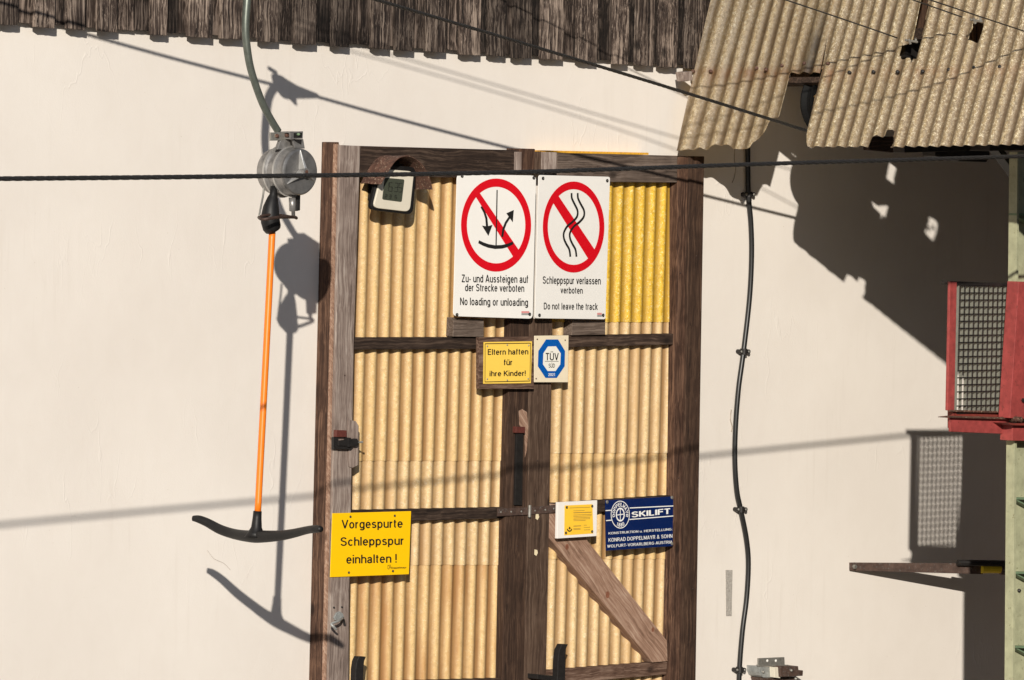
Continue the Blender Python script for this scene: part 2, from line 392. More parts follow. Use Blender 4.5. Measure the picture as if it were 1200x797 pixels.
# planks of the upper facade: (left, right) of the front boards at the bottom edge
front = [(-58,-36),(-20,-1),(0.5,21),(41,64),(80,99.5),(116,137),(178,196),(222,248.5),(260,287),(304.5,326),(346,370.5),(390,409),(437,456.5),(464,485),(500,522.5),(540,563),(573,592.5),(602,623),(635,660),(678,699.5),(720,736),(746,766),(773,793.5),(804,826),(838,858),(872,895),(910,930),(945,967),(985,1006),(1024,1046)]
front = [(-58-38*k-random.uniform(0, 4), -36-38*k) for k in range(14, 0, -1)] + front
def ybot(x): return 28.5+x*.0641
def plank(x0, x1, drop, df, db, mat):
    """ragged-ended vertical board"""
    n = 7; P = []
    slant = random.uniform(-.8, .8)
    for i in range(n+1):
        x = x0+(x1-x0)*i/n; P.append(un(x, ybot(x)+drop+slant*(i/n-.5)+random.uniform(-.45, .45), df))
    top = 2.9
    fr = P+[Vector((P[-1].x+.0, -df, top)), Vector((P[0].x+.0, -df, top))]
    m = MB(); m.prism(fr, [Vector((p.x, -db, p.z)) for p in fr]); m.build('plank', mat, bld, bevel=.0015)
for i, (a, b) in enumerate(front):
    plank(a, b, random.uniform(-.3, .8), .062+random.uniform(-.003, .003), .037, 'weathered_plank')
prev = None
for i in range(len(front)-1):
    a, b = front[i][1], front[i+1][0]
    gap = b-a; parts = [(a-6, b+6)] if gap < 24 else [(a-6, (a+b)/2-.5), ((a+b)/2+.8, b+6)]
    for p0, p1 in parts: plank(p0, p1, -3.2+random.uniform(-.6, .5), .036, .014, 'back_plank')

# door frame of the building
fr = thing('door_frame_tmp', None, None, (0, 0, 0)) if False else None
MB().slab([(392,166.5),(397.5,166.5),(381,830),(376,830),(376,1010),(371,1010)][:4], .085, 0.0).build('jamb', 'red_timber', bld, bevel=.003)
MB().slab([(398.5,170),(422.5,171),(415,397),(412,560),(409.5,700),(408,850),(384,850)], .118, .004).build('jamb', 'grey_timber', bld, bevel=.003)
MB().slab([(393.6,169),(398,169.5),(383.2,850),(378.8,850)], .102, .086).build('sunlit_jamb_edge', 'fresh_timber', bld, bevel=.001)  # pale strip paints the sunlit side face of the grey plank
MB().slab([(808.5,183),(825.5,183.2),(814.5,850),(797.5,850)], .108, .0).build('jamb', 'brown_timber', bld, bevel=.003)
MB().slab([(422.8,171),(606,176),(606,209),(421.5,207)], .098, .006).build('lintel', 'brown_timber_flat', bld, bevel=.003)
MB().slab([(653.5,179.5),(794,182.5),(793.5,214),(653,213)], .092, .006).build('lintel', 'grey_timber_flat', bld, bevel=.003)
MB().slab([(627,176),(760,179),(760,181.5),(627,178.5)], .060, .004).build('lintel_edging', 'bare_yellow', bld)
MB().slab([(611,174),(627,174.5),(627,201),(611,201)], .109, .010).build('blocking', 'red_timber', bld, bevel=.002)
MB().slab([(605.6,178),(611.5,178),(611.2,203),(605.3,203)], .115, .012).build('blocking', 'grey_timber', bld, bevel=.002)
MB().slab([(627.5,177.5),(634.4,177.5),(634,203),(627.3,203)], .118, .012).build('blocking', 'stile_timber', bld, bevel=.002)
MB().slab([(634.8,178),(653,178.7),(652.6,203),(634.4,203)], .112, .012).build('blocking', 'grey_timber', bld, bevel=.002)

# ------------------------------------------------------------------ the double door: two leaves with corrugated sheets
def corr(name, px0, px1, yt, yb, d, mat, parent, amp=.0088, pitch=.0757, jag=0., lean=-.0095):
    """corrugated sheet hung vertically; px = left/right limits, yt/yb = top/bottom in the photo"""
    A = un(px0, (yt+yb)/2, d); Bq = un(px1, (yt+yb)/2, d)
    nseg = int(round((Bq.x-A.x)/pitch*10)); V_, F_, at = [], [], []
    for i in range(nseg+1):
        x = A.x+(Bq.x-A.x)*i/nseg
        ph = 2*math.pi*(x+.02)/pitch
        h = math.cos(ph)
        # top and bottom follow the photo's lines at this x
        fx = px0+(px1-px0)*i/nseg
        for y in (yt, yb):
            j = jag*random.uniform(-1, 1) if y == yb else 0
            z = un(fx, y+j, d).z
            V_.append(Vector((x+lean*-z, -d-amp*h, z))); at.append(.5-.5*h)
        if i: k = 2*i; F_.append([k-2, k, k+1, k-1])
    return finish(name, V_, F_, mat, parent, smooth=True, solid=.002, attr=at)
door = bld
leafL = MB(); leafL.slab([(598,374),(620,374),(617.5,600),(612.5,850),(588,850),(592.5,600)], .088, .014)
lL = leafL.build('door_leaf', 'brown_timber', door, bevel=.003)
leafR = MB(); leafR.slab([(621,374),(647.5,374),(644,600),(638.5,850),(613.5,850),(618.5,600)], .092, .014)
lR = leafR.build('door_leaf', 'stile_timber', door, bevel=.003)
# left leaf sheets
corr('corrugated_sheet', 412, 606, 204, 540, .040, 'tan_sheet', lL, jag=.35)
corr('corrugated_sheet', 405, 603, 530, 662, .036, 'pale_sheet', lL, jag=.3)
corr('corrugated_sheet', 400, 600, 652, 840, .032, 'brown_sheet', lL)
# right leaf
corr('corrugated_sheet', 640, 800, 209, 377.5, .0445, 'yellow_sheet', lR, jag=.4)
corr('corrugated_sheet', 638, 796, 372, 531, .040, 'pale_sheet', lR, jag=.3)
corr('corrugated_sheet', 634, 794, 524, 655, .036, 'tan_sheet', lR, jag=.3)
corr('corrugated_sheet', 628, 792, 646, 840, .032, 'pale_sheet', lR)
def tim(px, df, db, mat, parent, name='rail'): return MB().slab(px, df, db).build(name, mat, parent, bevel=.0025)
tim([(416,395.5),(562,395),(562,409),(415,409.8)], .078, .012, 'brown_timber_flat', lL)
tim([(648,393.5),(789,391),(788.8,404),(648,407.5)], .078, .012, 'brown_timber_flat', lR)
tim([(409.5,598),(592.6,594.5),(592.4,607.5),(409.2,612.5)], .074, .012, 'brown_timber_flat', lL)
tim([(645,590),(787,580.5),(786.8,594),(645,604)], .074, .012, 'brown_timber_flat', lR)
tim([(400,800),(588,795),(588,808),(400,812)], .074, .012, 'brown_timber_flat', lL)
tim([(639,786),(782,775),(781,790.5),(638,803)], .074, .012, 'board_timber', lR)
tim([(795,184),(808.3,184),(797.1,850),(785,850),(789,600),(792.5,380)], .094, .012, 'red_timber', lR, 'stile')
tim([(532,372),(567,374),(567,395),(531,394.6)], .096, .012, 'grey_timber_flat', lL, 'backing_board')
tim([(671,374),(709.5,375),(709.5,392.4),(670,393)], .096, .012, 'grey_timber_flat', lR, 'backing_board')
# knotty diagonal brace
br = [(643,590),(668,592),(689,634),(782,751),(782.5,775),(765,776.5),(641.5,628)]
P = [un(x, y, .086) for x, y in br]; c = sum(P, Vector())/len(P)
tim(br, .086, .014, 'fresh_timber', lR, 'brace')
for (x, y, r) in ((664.5,641,3.6),(712,697,4.2),(765,738,2.8)):
    Pk = un(x, y, .0868); rr = pxr(r, Pk)
    m = MB(); m.v = [Pk+Vector((math.cos(a)*rr*.8, 0, math.sin(a)*rr)) for a in [2*math.pi*k/12 for k in range(12)]]; m.f = [list(range(12))]
    m.build('knot', 'knot_wood', lR)
# strap hinge across the two leaves
hg = MB(); hg.slab([(584,596),(619,594.8),(619,603.2),(583.6,605.2)], .098, .089); hg.slab([(622.5,594.6),(652.5,591.5),(652.5,600.5),(622.5,603)], .098, .09)
h1 = hg.build('strap', 'rusty_steel', lL, bevel=.001)
m = MB(); m.tube([un(620.8, 592, .103), un(620.5, 606, .103)], pxr(1.9, un(620, 600, .1)), 10); m.build('strap_pin', 'galvanised', lL)
for x, y in ((587,600.3),(599,599.8),(611,599.4),(627,598.7),(639,597.5),(649,596.2)): screw('rivet', x, y, .098, 1.2, lL, 'galvanised', .003)
# drop bolt with a red cap
m = MB(); m.slab([(605.5,507),(613.5,507),(612,592),(603.5,592)], .101, .089); m.build('drop_bolt', 'black_metal', lL, bevel=.001)
m = MB(); m.slab([(605,500),(615.5,500.3),(615.5,507.6),(604.6,507.4)], .112, .089); m.build('bolt_cap', 'red_cap', lL, bevel=.0015)
for x, y in ((630,606),(628.5,648)):
    MB().slab([(x-1.6,y-4),(x+1,y-3.5),(x+1.8,y),(x,y+3.5),(x-1.8,y+2)], .0955, .0925).build('paint_chip', 'foam_yellow', lR)
for x, y, d in ((816,300,.108),(815,470,.108),(812,690,.108),(797,320,.094),(795,560,.094),(606,640,.088),(630,540,.092),(628,720,.092),(404,440,.118),(400,640,.118),(700,195,.092),(770,205,.092),(560,190,.098),(445,185,.098)):
    screw('nail', x, y, d, .9, bld, 'dark_rust', .003)
MB().slab([(608,481.5),(612,479.5),(617.5,483),(619,500),(617.5,528),(615.2,536),(614.8,506),(608.5,498)], .0892, .087).build('bare_wood', 'fresh_timber', lL)
# sliding latch on the left jamb
lt = thing('gate_latch', 'small rusty sliding latch with a red stop on the left door jamb', 'latch', un(408, 515, .12))
MB().slab([(408,492),(417,493.5),(420.5,499),(420,545),(413,548.5),(409,547)], .124, .1185).build('wooden_plate', 'grey_timber', lt, bevel=.0015)
MB().slab([(391,512.5),(396.5,512),(396.5,526.5),(391,526.8)], .134, .1185).build('back_plate', 'black_metal', lt, bevel=.001)
m = MB(); m.slab([(397,517),(418.5,514),(421,518.5),(418.5,523),(397,522.5)], .146, .1245); m.slab([(408,513.5),(411.5,513),(411.5,523.5),(408,524)], .152, .124); m.slab([(393,523),(414,523.5),(411,526.6),(396,526.4)], .142, .119)
m.build('bolt_housing', 'black_metal', lt, bevel=.001)
m = MB(); Pp = un(420, 518.5, .15); m.tube([Pp, un(425, 518, .155)], [pxr(.9, Pp), pxr(1.3, Pp)], 8); m.build('bolt_tip', 'galvanised', lt)
MB().slab([(394.5,504),(406.5,504.5),(406.5,512.3),(394.2,512.2)], .139, .119).build('stop_block', 'red_cap', lt, bevel=.0015)
# clothes-hook like bracket lower down
hk = thing('coat_hook', 'bent pale metal hook screwed low on the left door jamb', 'hook', un(396, 725, .12))
m = MB(); Pp = un(397, 720, .125)
m.slab([(392,724),(395,718),(398.5,716.5),(402,719),(403.5,724),(401,726.5),(393,727)], .13, .119)
m.build('plate', 'paint_grey', hk, bevel=.0015)
m = MB(); m.tube(spline([un(402,724,.13), un(397,727.5,.17), un(388.5,731,.17), un(390.5,734,.18), un(394,737.5,.18)], 4), pxr(1.5, Pp), 8); m.build('prong', 'paint_grey', hk, smooth=True)
m = MB(); m.tube([un(403,727,.128), un(403.5,730,.15)], pxr(1.5, Pp), 8); m.build('pin', 'black_metal', hk)
for x, y in ((391,712),(400.5,711.5)): screw('screw', x, y, .119, 1.1, hk)

# ------------------------------------------------------------------ signs
class Sign:
    def __init__(s, name, label, cat, px, ds, mat, thick=.004, corner=0):
        A = [un(x, y, d) for (x, y), d in zip(px, ds)]
        s.P = A[0]; s.N = (A[1]-A[0]).cross(A[3]-A[0]).normalized()
        if s.N.y > 0: s.N = -s.N
        s.root = thing(name, label, cat, (A[2]+A[3])/2)
        pts = []
        if corner:
            for k in range(4):
                a = Vector(px[k]); b = Vector(px[(k+1) % 4]); z = Vector(px[k-1])
                d1 = (z-a).normalized()*corner; d2 = (b-a).normalized()*corner*.75
                for t in range(5):
                    q = t/4; pts.append(tuple(a+d1*(1-q)**2+d2*q**2))
        else: pts = px
        m = MB(); F_ = [on_plane(x, y, s.P, s.N) for x, y in pts]
        m.prism(F_, [p-s.N*thick for p in F_]); m.build('plate', mat, s.root, bevel=min(.0012, thick*.3)); s.k = 0
    def at(s, x, y, off=.0009): return on_plane(x, y, s.P, s.N)+s.N*off
    def poly(s, name, px, mat, off=.0009):
        m = MB(); F_ = [s.at(x, y, off) for x, y in px]; m.prism(F_, [p-s.N*.00015 for p in F_])
        return m.build(name, mat, s.root)
    def strip(s, name, px, wd, mat, off=.0009, closed=False):
        """ribbon following pixel points, wd wide (a number or one per point)"""
        px = [Vector(p) for p in px]; n = len(px); m = MB()
        if not isinstance(wd, (list, tuple)): wd = [wd]*n
        asp = .72
        for i in range(n):
            a = px[i-1] if (i or closed) else px[0]; b = px[(i+1) % n] if (i < n-1 or closed) else px[-1]
            t = b-a; nn = Vector((-t.y*asp, t.x/asp)); t2 = Vector((t.x/asp, t.y)).length; nn = Vector((-t.y/t2*asp, (t.x/asp)/t2))
            for sg in (-.5, .5): q = px[i]+nn*wd[i]*sg; m.v.append(s.at(q.x, q.y, off))
        for i in range(n if closed else n-1): j = (i+1) % n; m.f.append([2*i, 2*i+1, 2*j+1, 2*j])
        return m.build(name, mat, s.root)
    def ring(s, name, c, ro, ri, mat, off=.0009, n=64):
        m = MB()
        for k in range(n):
            a = 2*math.pi*k/n
            for r in (ro, ri): m.v.append(s.at(c[0]+r[0]*math.cos(a), c[1]+r[1]*math.sin(a), off))
        for k in range(n): j = (k+1) % n; m.f.append([2*k, 2*k+1, 2*j+1, 2*j])
        return m.build(name, mat, s.root)
    def text(s, body, tl, tr, bl, mat, off=.0011, bold=0., name='lettering'):
        V_, F_ = glyphs(body, bold)
        x0 = min(v[0] for v in V_); x1 = max(v[0] for v in V_); y0 = min(v[1] for v in V_); y1 = max(v[1] for v in V_)
        out = []
        for x, y, z in V_:
            u = (x-x0)/(x1-x0); v = (y1-y)/(y1-y0)
            out.append(s.at(tl[0]+(tr[0]-tl[0])*u+(bl[0]-tl[0])*v, tl[1]+(tr[1]-tl[1])*u+(bl[1]-tl[1])*v, off+z))
        return finish(name, out, F_, mat, s.root)
    def screws(s, pts, r=1.6, mat='black_metal'):
        for x, y in pts:
            P = s.at(x, y, 0); rr = pxr(r, P); m = MB()
            m.tube([P-s.N*.001, P+s.N*.003, P+s.N*.0045], [rr, rr, rr*.6], 12)
            o = m.build('screw', mat, s.root)
            m = MB(); m.tube([P+s.N*.0045, P+s.N*.0055], rr*.38, 6); m.build('screw_socket', 'galvanised', s.root)
def arc(cx, cy, rx, ry, a0, a1, n=12):
    return [(cx+rx*math.cos(math.radians(a0+(a1-a0)*k/n)), cy+ry*math.sin(math.radians(a0+(a1-a0)*k/n))) for k in range(n+1)]
def grotesque():
    """centre lines of a plain sans-serif: cap height 1, x height .72"""
    h = .06; X = .72; w_ = .50; G = {}
    o = arc(w_/2, X/2, w_/2-h, X/2-h+.012, 0, 360, 24)
    G['o'] = (w_, [o]); G['e'] = (w_, [[(h+.01, X*.52), (w_-h, X*.52)]+arc(w_/2, X/2, w_/2-h, X/2-h+.012, 3, 320, 20)])
    G['c'] = (w_-.03, [arc(w_/2, X/2, w_/2-h, X/2-h+.012, 42, 318, 18)])
    G['d'] = (w_, [o, [(w_-h, 0), (w_-h, 1)]]); G['b'] = (w_, [o, [(h, 0), (h, 1)]])
    G['p'] = (w_, [o, [(h, X), (h, -.24)]]); G['q'] = (w_, [o, [(w_-h, X), (w_-h, -.24)]])
    G['g'] = (w_, [o, [(w_-h, X), (w_-h, -.02)]+arc(w_/2, -.02, w_/2-h, .17, 0, -150, 10)])
    n = [(h, 0), (h, X)]; na = [(h, .40)]+arc(w_/2-.0, X-h-.17, w_/2-h, .17, 180, 0, 12)+[(w_-h-.0, 0)]
    G['n'] = (w_-.02, [n, na]); G['h'] = (w_-.02, [[(h, 0), (h, 1)], na])
    G['u'] = (w_-.02, [[(w_-h, 0), (w_-h, X)], [(h, X)]+arc(w_/2, h+.17, w_/2-h, .17, 180, 360, 12)])
    G['\u00fc'] = (w_-.02, G['u'][1]+[[(.15, .84), (.15, .95)], [(.35, .84), (.35, .95)]])
    G['m'] = (.76, [n, [(h, .42)]+arc(.22, X-h-.15, .16, .15, 180, 0, 10)+[(.38, 0)], [(.38, .42)]+arc(.54, X-h-.15, .16, .15, 180, 0, 10)+[(.70, 0)]])
    G['r'] = (.29, [n, [(h, .40)]+arc(h+.22, .44, .22, .22, 180, 92, 8)])
    G['a'] = (w_-.01, [[(.08, .52)]+arc(.235, X-h-.145, .155, .145, 160, 0, 10)+[(.39, .12), (.46, .045)], arc(.22, .205, .17, .155, 40, 330, 14)+[(.39, .2), (.39, .42), (.30, .39)]+arc(.24, .22, .18, .165, 100, 130, 3)])
    G['s'] = (.45, [arc(.225, X-h-.145, .155, .145, 25, 240, 12)+arc(.225, h+.155, .165, .155, 75, -160, 14)])
    G['i'] = (.12, [[(h, 0), (h, X)], [(h, .88), (h, 1)]]); G['l'] = (.12, [[(h, 0), (h, 1)]])
    G['t'] = (.27, [[(.11, .92), (.11, .16)]+arc(.21, .16, .10, .105, 180, 275, 6), [(0, X-.05), (.26, X-.05)]])
    G['f'] = (.27, [[(.10, 0), (.10, .80)]+arc(.21, .80, .11, .14, 180, 85, 6), [(0, X-.05), (.26, X-.05)]])
    G['k'] = (.45, [[(h, 0), (h, 1)], [(.40, X), (h, .30)], [(.17, .42), (.42, 0)]])
    G['v'] = (.46, [[(.04, X), (.23, .02)], [(.23, .02), (.42, X)]])
    G['w'] = (.7, [[(.04, X), (.19, .02)], [(.19, .02), (.35, X)], [(.35, X), (.51, .02)], [(.51, .02), (.66, X)]])
    G['y'] = (.46, [[(.04, X), (.235, .04)], [(.42, X), (.20, -.14), (.14, -.20), (.05, -.20)]])
    C_ = .64
    G['Z'] = (.58, [[(.03, 1-h), (.53, 1-h)], [(.50, .97), (.06, .03)], [(.03, h), (.55, h)]])
    G['A'] = (.64, [[(.04, 0), (.32, 1)], [(.32, 1), (.60, 0)], [(.13, .30), (.51, .30)]])
    G['V'] = (.62, [[(.04, 1), (.31, .02)], [(.31, .02), (.58, 1)]])
    G['S'] = (.60, [arc(.30, 1-h-.20, .22, .20, 15, 245, 14)+arc(.30, h+.225, .235, .225, 70, -165, 16)])
    G['N'] = (.62, [[(h, 0), (h, 1)], [(.075, .95), (.545, .05)], [(.56, 0), (.56, 1)]])
    G['D'] = (.64, [[(h, 0), (h, 1)], [(h, 1-h), (.28, 1-h)]+arc(.28, .5, .29, .5-h, 90, -90, 14)+[(h, h)]])
    G['O'] = (.68, [arc(.34, .5, .28, .45, 0, 360, 26)]); G['G'] = (.68, [arc(.34, .5, .28, .45, 40, 350, 20)+[(.62, .44), (.38, .44)]])
    G['E'] = (.54, [[(h, 0), (h, 1)], [(h, 1-h), (.51, 1-h)], [(h, .53), (.47, .53)], [(h, h), (.52, h)]])
    G['F'] = (.50, G['E'][1][:3]); G['L'] = (.48, [[(h, 0), (h, 1)], [(h, h), (.47, h)]]); G['I'] = (.12, [[(h, 0), (h, 1)]])
    G['K'] = (.60, [[(h, 0), (h, 1)], [(.55, 1), (h, .40)], [(.21, .56), (.58, 0)]])
    G['T'] = (.54, [[(.27, 0), (.27, 1)], [(0, 1-h), (.54, 1-h)]]); G['H'] = (.62, [[(h, 0), (h, 1)], [(.56, 0), (.56, 1)], [(h, .53), (.56, .53)]])
    G['U'] = (.62, [[(h, 1), (h, .28)]+arc(.31, .28, .25, .22, 180, 360, 12)+[(.56, 1)]]); G['\u00dc'] = (.62, G['U'][1]+[[(.2, 1.10), (.2, 1.22)], [(.42, 1.10), (.42, 1.22)]])
    G['P'] = (.58, [[(h, 0), (h, 1)], [(h, 1-h), (.32, 1-h)]+arc(.32, .72, .20, .22, 90, -90, 10)+[(h, .50)]])
    G['R'] = (.60, G['P'][1]+[[(.32, .50), (.55, 0)]]); G['B'] = (.6, G['P'][1]+[[(h, .5), (.33, .5)]+arc(.33, .28, .21, .22, 90, -90, 10)+[(h, h)]])
    G['M'] = (.74, [[(h, 0), (h, 1)], [(.08, .97), (.37, .10)], [(.37, .10), (.66, .97)], [(.68, 0), (.68, 1)]])
    G['W'] = (.88, [[(.04, 1), (.24, .02)], [(.24, .02), (.44, .98)], [(.44, .98), (.64, .02)], [(.64, .02), (.84, 1)]])
    G['Y'] = (.6, [[(.04, 1), (.30, .42)], [(.56, 1), (.30, .42)], [(.30, .45), (.30, 0)]])
    G['&'] = (.64, [[(.60, 0), (.18, .66)]+arc(.29, .78, .13, .16, 200, -20, 10)+[(.40, .66), (.16, .44)]+arc(.25, .25, .18, .20, 140, 330, 10)+[(.56, .42)]])
    G['0'] = (.54, [arc(.27, .5, .21, .45, 0, 360, 24)]); G['1'] = (.3, [[(.22, 0), (.22, 1), (.04, .80)]])
    G['2'] = (.54, [arc(.27, .72, .20, .22, 165, -20, 12)+[(.42, .58), (.08, .08)], [(.04, h), (.50, h)]])
    G['8'] = (.54, [arc(.27, .74, .18, .20, 0, 360, 18), arc(.27, .27, .21, .22, 0, 360, 18)])
    G['!'] = (.12, [[(h, .28), (h, 1)], [(h, 0), (h, .13)]]); G['-'] = (.28, [[(.02, .36), (.26, .36)]]); G['.'] = (.12, [[(h, 0), (h, .12)]])
    G[':'] = (.12, [[(h, 0), (h, .12)], [(h, .5), (h, .62)]]); G['\u00b7'] = (.2, [[(.1, .42), (.1, .56)]]); G[' '] = (.20, [])
    return G
GLYPH = grotesque()
def glyphs(body, bold=0.):
    wd = .142*(1+bold*8); V_, F_ = [], []; x0 = 0; lvl = 0
    for ch in body:
        aw, strokes = GLYPH[ch]
        for st in strokes:
            closed = math.dist(st[0], st[-1]) < 1e-6 and len(st) > 4; pts = st[:-1] if closed else st; n = len(pts); k = len(V_)
            lvl = (lvl+1) % 4
            for i, p in enumerate(pts):
                a = pts[i-1] if (i or closed) else None; b = pts[(i+1) % n] if (i < n-1 or closed) else None
                t1 = None if a is None else Vector((p[0]-a[0], p[1]-a[1])).normalized(); t2 = None if b is None else Vector((b[0]-p[0], b[1]-p[1])).normalized()
                t = (t1 or t2) if (t1 is None or t2 is None) else (t1+t2)
                if t.length < 1e-4: t = t2
                t = t.normalized(); nn = Vector((-t.y, t.x)); m_ = wd/2
                if t1 is not None and t2 is not None: m_ /= max(.55, nn.dot(Vector((-t1.y, t1.x))))
                for sg in (-1, 1): V_.append((x0+p[0]+nn.x*m_*sg, p[1]+nn.y*m_*sg, lvl*.00012))
            for i in range(n if closed else n-1): q = (i+1) % n; F_.append([k+2*i, k+2*i+1, k+2*q+1, k+2*q])
        x0 += aw+.115
    return V_, F_

z8 = ZM(3.323, 520, 160)
s1 = Sign('prohibition_sign', 'white no loading or unloading sign with red ring crossing out a T-bar', 'sign', z8((52,147),(360,152),(347,710),(37,700)), (.128,.150,.150,.128), 'sign_white', corner=6)
s2 = Sign('prohibition_sign', 'white do not leave the track sign with red ring crossing out two wavy lines', 'sign', z8((370,150),(648,157),(630,712),(355,708)), (.146,.130,.130,.146), 'sign_white', corner=3)
c1 = (581.2, 263.8); c2 = (672, 266.1)
for sg in (s1, s2): sg.root['group'] = 'prohibition signs side by side on the door'
s1.ring('red_ring', c1, (41.1, 54.6), (34.2, 44.9), 'sign_red', .0010)
s1.poly('red_slash', [(556.0,228.5),(562.3,226.5),(608.5,294),(602.5,303)], 'sign_red', .0012)
s2.ring('red_ring', c2, (36.1, 53.4), (30.2, 44.3), 'sign_red', .0010)
s2.poly('red_slash', [(648.2,238.0),(654.0,229.2),(698.2,294.8),(690.2,305)], 'sign_red', .0012)
s1.strip('tow_pole', z8((207,208),(203,425)), 1.9, 'print_black', .0016)
s1.strip('tow_bar', spl := [(560.6,283.2),(566,286),(572,288.2),(580,289.6),(588,289.2),(595,287.4),(601,284.6)], [3.6,4.0,4.2,4.3,4.2,4.0,3.4], 'print_black', .0018)
s1.strip('down_arrow', z8((145,273),(157,293),(165,318),(168,352)), [2.6,3.2,3.6,3.8], 'print_black', .0016)
s1.poly('down_arrow_head', z8((148,347),(168,350),(189,344),(173,387)), 'print_black', .0018)
s1.strip('up_arrow', z8((227,391),(231,362),(241,336),(257,312)), [3.4,3.6,3.4,3.0], 'print_black', .0016)
s1.poly('up_arrow_head', z8((243,299),(272,286),(268,334)), 'print_black', .0018)
for dx in (0, 24):
    pts = z8((497+dx,220),(498+dx,240),(508+dx,262),(520+dx*1.05,288),(518+dx*1.1,312),(500+dx*1.15,333),(480+dx*1.1,350),(467+dx*1.0,374),(467+dx,396),(476+dx,418),(488+dx,440),(492+dx,468))
    sp = [v.to_2d() for v in spline([(x, y, 0) for x, y in pts], 4)]
    s2.strip('wavy_track', [(p.x, p.y) for p in sp], 2.9, 'print_black', .0016)
def T(sg, f, body, x0, y0, x1, y1, mat='print_black', slope=0., bold=0., shear=0, name='lettering'):
    (a,), = [f((x0, y0))]; (b,), = [f((x1, y0+slope))]; (c,), = [f((x0+shear, y1))]
    return sg.text(body, a, b, c, mat, bold=bold, name=name)
T(s1, z8, 'Zu- und Aussteigen auf', 69, 537, 328, 575, slope=3, bold=.008)
T(s1, z8, 'der Strecke verboten', 82, 573, 313, 603, slope=3, bold=.008)
T(s1, z8, 'No loading or unloading', 63, 627, 329, 664, slope=4, bold=.008)
T(s2, z8, 'Schleppspur verlassen', 385, 544, 611, 580, slope=3, bold=.008)
T(s2, z8, 'verboten', 454, 585, 541, 611, slope=2, bold=.008)
T(s2, z8, 'Do not leave the track', 389, 645, 599, 674, slope=2, bold=.008)
for sg, x, y in ((s1, 302, 681), (s2, 597, 687)):
    wd = 31 if sg is s1 else 18
    for k in range(4): sg.poly('small_print', z8((x,y+k*4),(x+wd,y+k*4),(x+wd,y+k*4+2.2),(x,y+k*4+2.2)), 'sign_red' if k < 2 else 'print_dark_grey')
s1.screws(z8((71,154),(350,161),(51,694),(334,692)), 2.0); s2.screws(z8((386,163),(636,172),(372,696),(620,696)), 2.0)
# parents-are-liable sign on its board
ze = ZM(9.967, 555, 385)
s3 = Sign('liability_sign', 'small yellow three-line sign Eltern haften für ihre Kinder on a brown board', 'sign', ze((66,104),(706,93),(705,706),(66,705)), (.122,)*4, 'board_timber', thick=.022)
s3.P = s3.P + s3.N*.003
s3.poly('yellow_plate', ze((116,158),(682,150),(669,638),(111,645)), 'soft_yellow', .0)
for q in (((133,178),(663,171)),((663,171),(656,613)),((656,613),(131,624)),((131,624),(133,178))): s3.strip('border_line', ze(*q), .85, 'print_black', .0012)
T(s3, ze, 'Eltern haften', 163, 240, 637, 310, slope=-6, bold=.012)
T(s3, ze, 'für', 352, 360, 450, 430, bold=.012, slope=-2)
T(s3, ze, 'ihre Kinder!', 184, 492, 607, 560, slope=-5, bold=.012)
s3.screws(ze((158,207),(390,192),(640,197),(157,590),(390,603),(634,586)), .95, 'galvanised')
# inspection badge
s4 = Sign('inspection_badge', 'small cream inspection plate with a blue octagon badge right of the small yellow sign', 'sign', ze((712,85),(1110,80),(1103,628),(708,628)), (.118,)*4, 'cream_plate', thick=.004)
s4.poly('octagon', ze((845,128),(985,128),(1066,262),(1062,440),(970,577),(838,577),(749,440),(755,262)), 'badge_blue', .0010)
s4.poly('octagon_centre', ze((865,210),(960,208),(1015,290),(1010,418),(955,497),(862,497),(807,418),(812,290)), 'badge_white', .0016)
s4.k = 0
s4.text('TÜV', *ze((838,268),(990,268),(838,372)), 'print_black', off=.0022, bold=.004)
s4.strip('rule', ze((828,383),(988,383)), .5, 'print_black', .0022)
s4.text('SÜD', *ze((873,400),(945,400),(873,458)), 'print_black', off=.0022)
s4.text('2021', *ze((868,518),(945,518),(868,556)), 'print_white', off=.0022, bold=.02)
s4.screws(ze((741,125),(1066,136),(728,585)), .8, 'rust_brown')
# big yellow sign
zv = ZM(7.973, 380, 590)
s5 = Sign('track_sign', 'large bright yellow sign Vorgespurte Schleppspur einhalten at the lower left of the door', 'sign', zv((78,92),(812,72),(792,662),(57,690)), (.124,)*4, 'sign_yellow', thick=.004)
T(s5, zv, 'Vorgespurte', 160, 153, 732, 255, slope=-9, bold=.003, shear=0)
T(s5, zv, 'Schleppspur', 151, 316, 740, 416, slope=-11, bold=.003)
T(s5, zv, 'einhalten !', 204, 482, 676, 564, slope=-10, bold=.003)
for q in (((592,578),(622,576)),((592,578),(592,612)),((592,612),(606,611)),((606,590),(618,590)),((606,590),(606,603)),((606,603),(620,601)),((620,601),(620,590))): s5.strip('logo', zv(*q), .55, 'print_black', .0014)
T(s5, zv, 'Doppelmayr', 624, 592, 766, 615, slope=-4, bold=.01)
s5.screws(zv((243,124),(657,115),(228,646),(640,632)), 1.4)
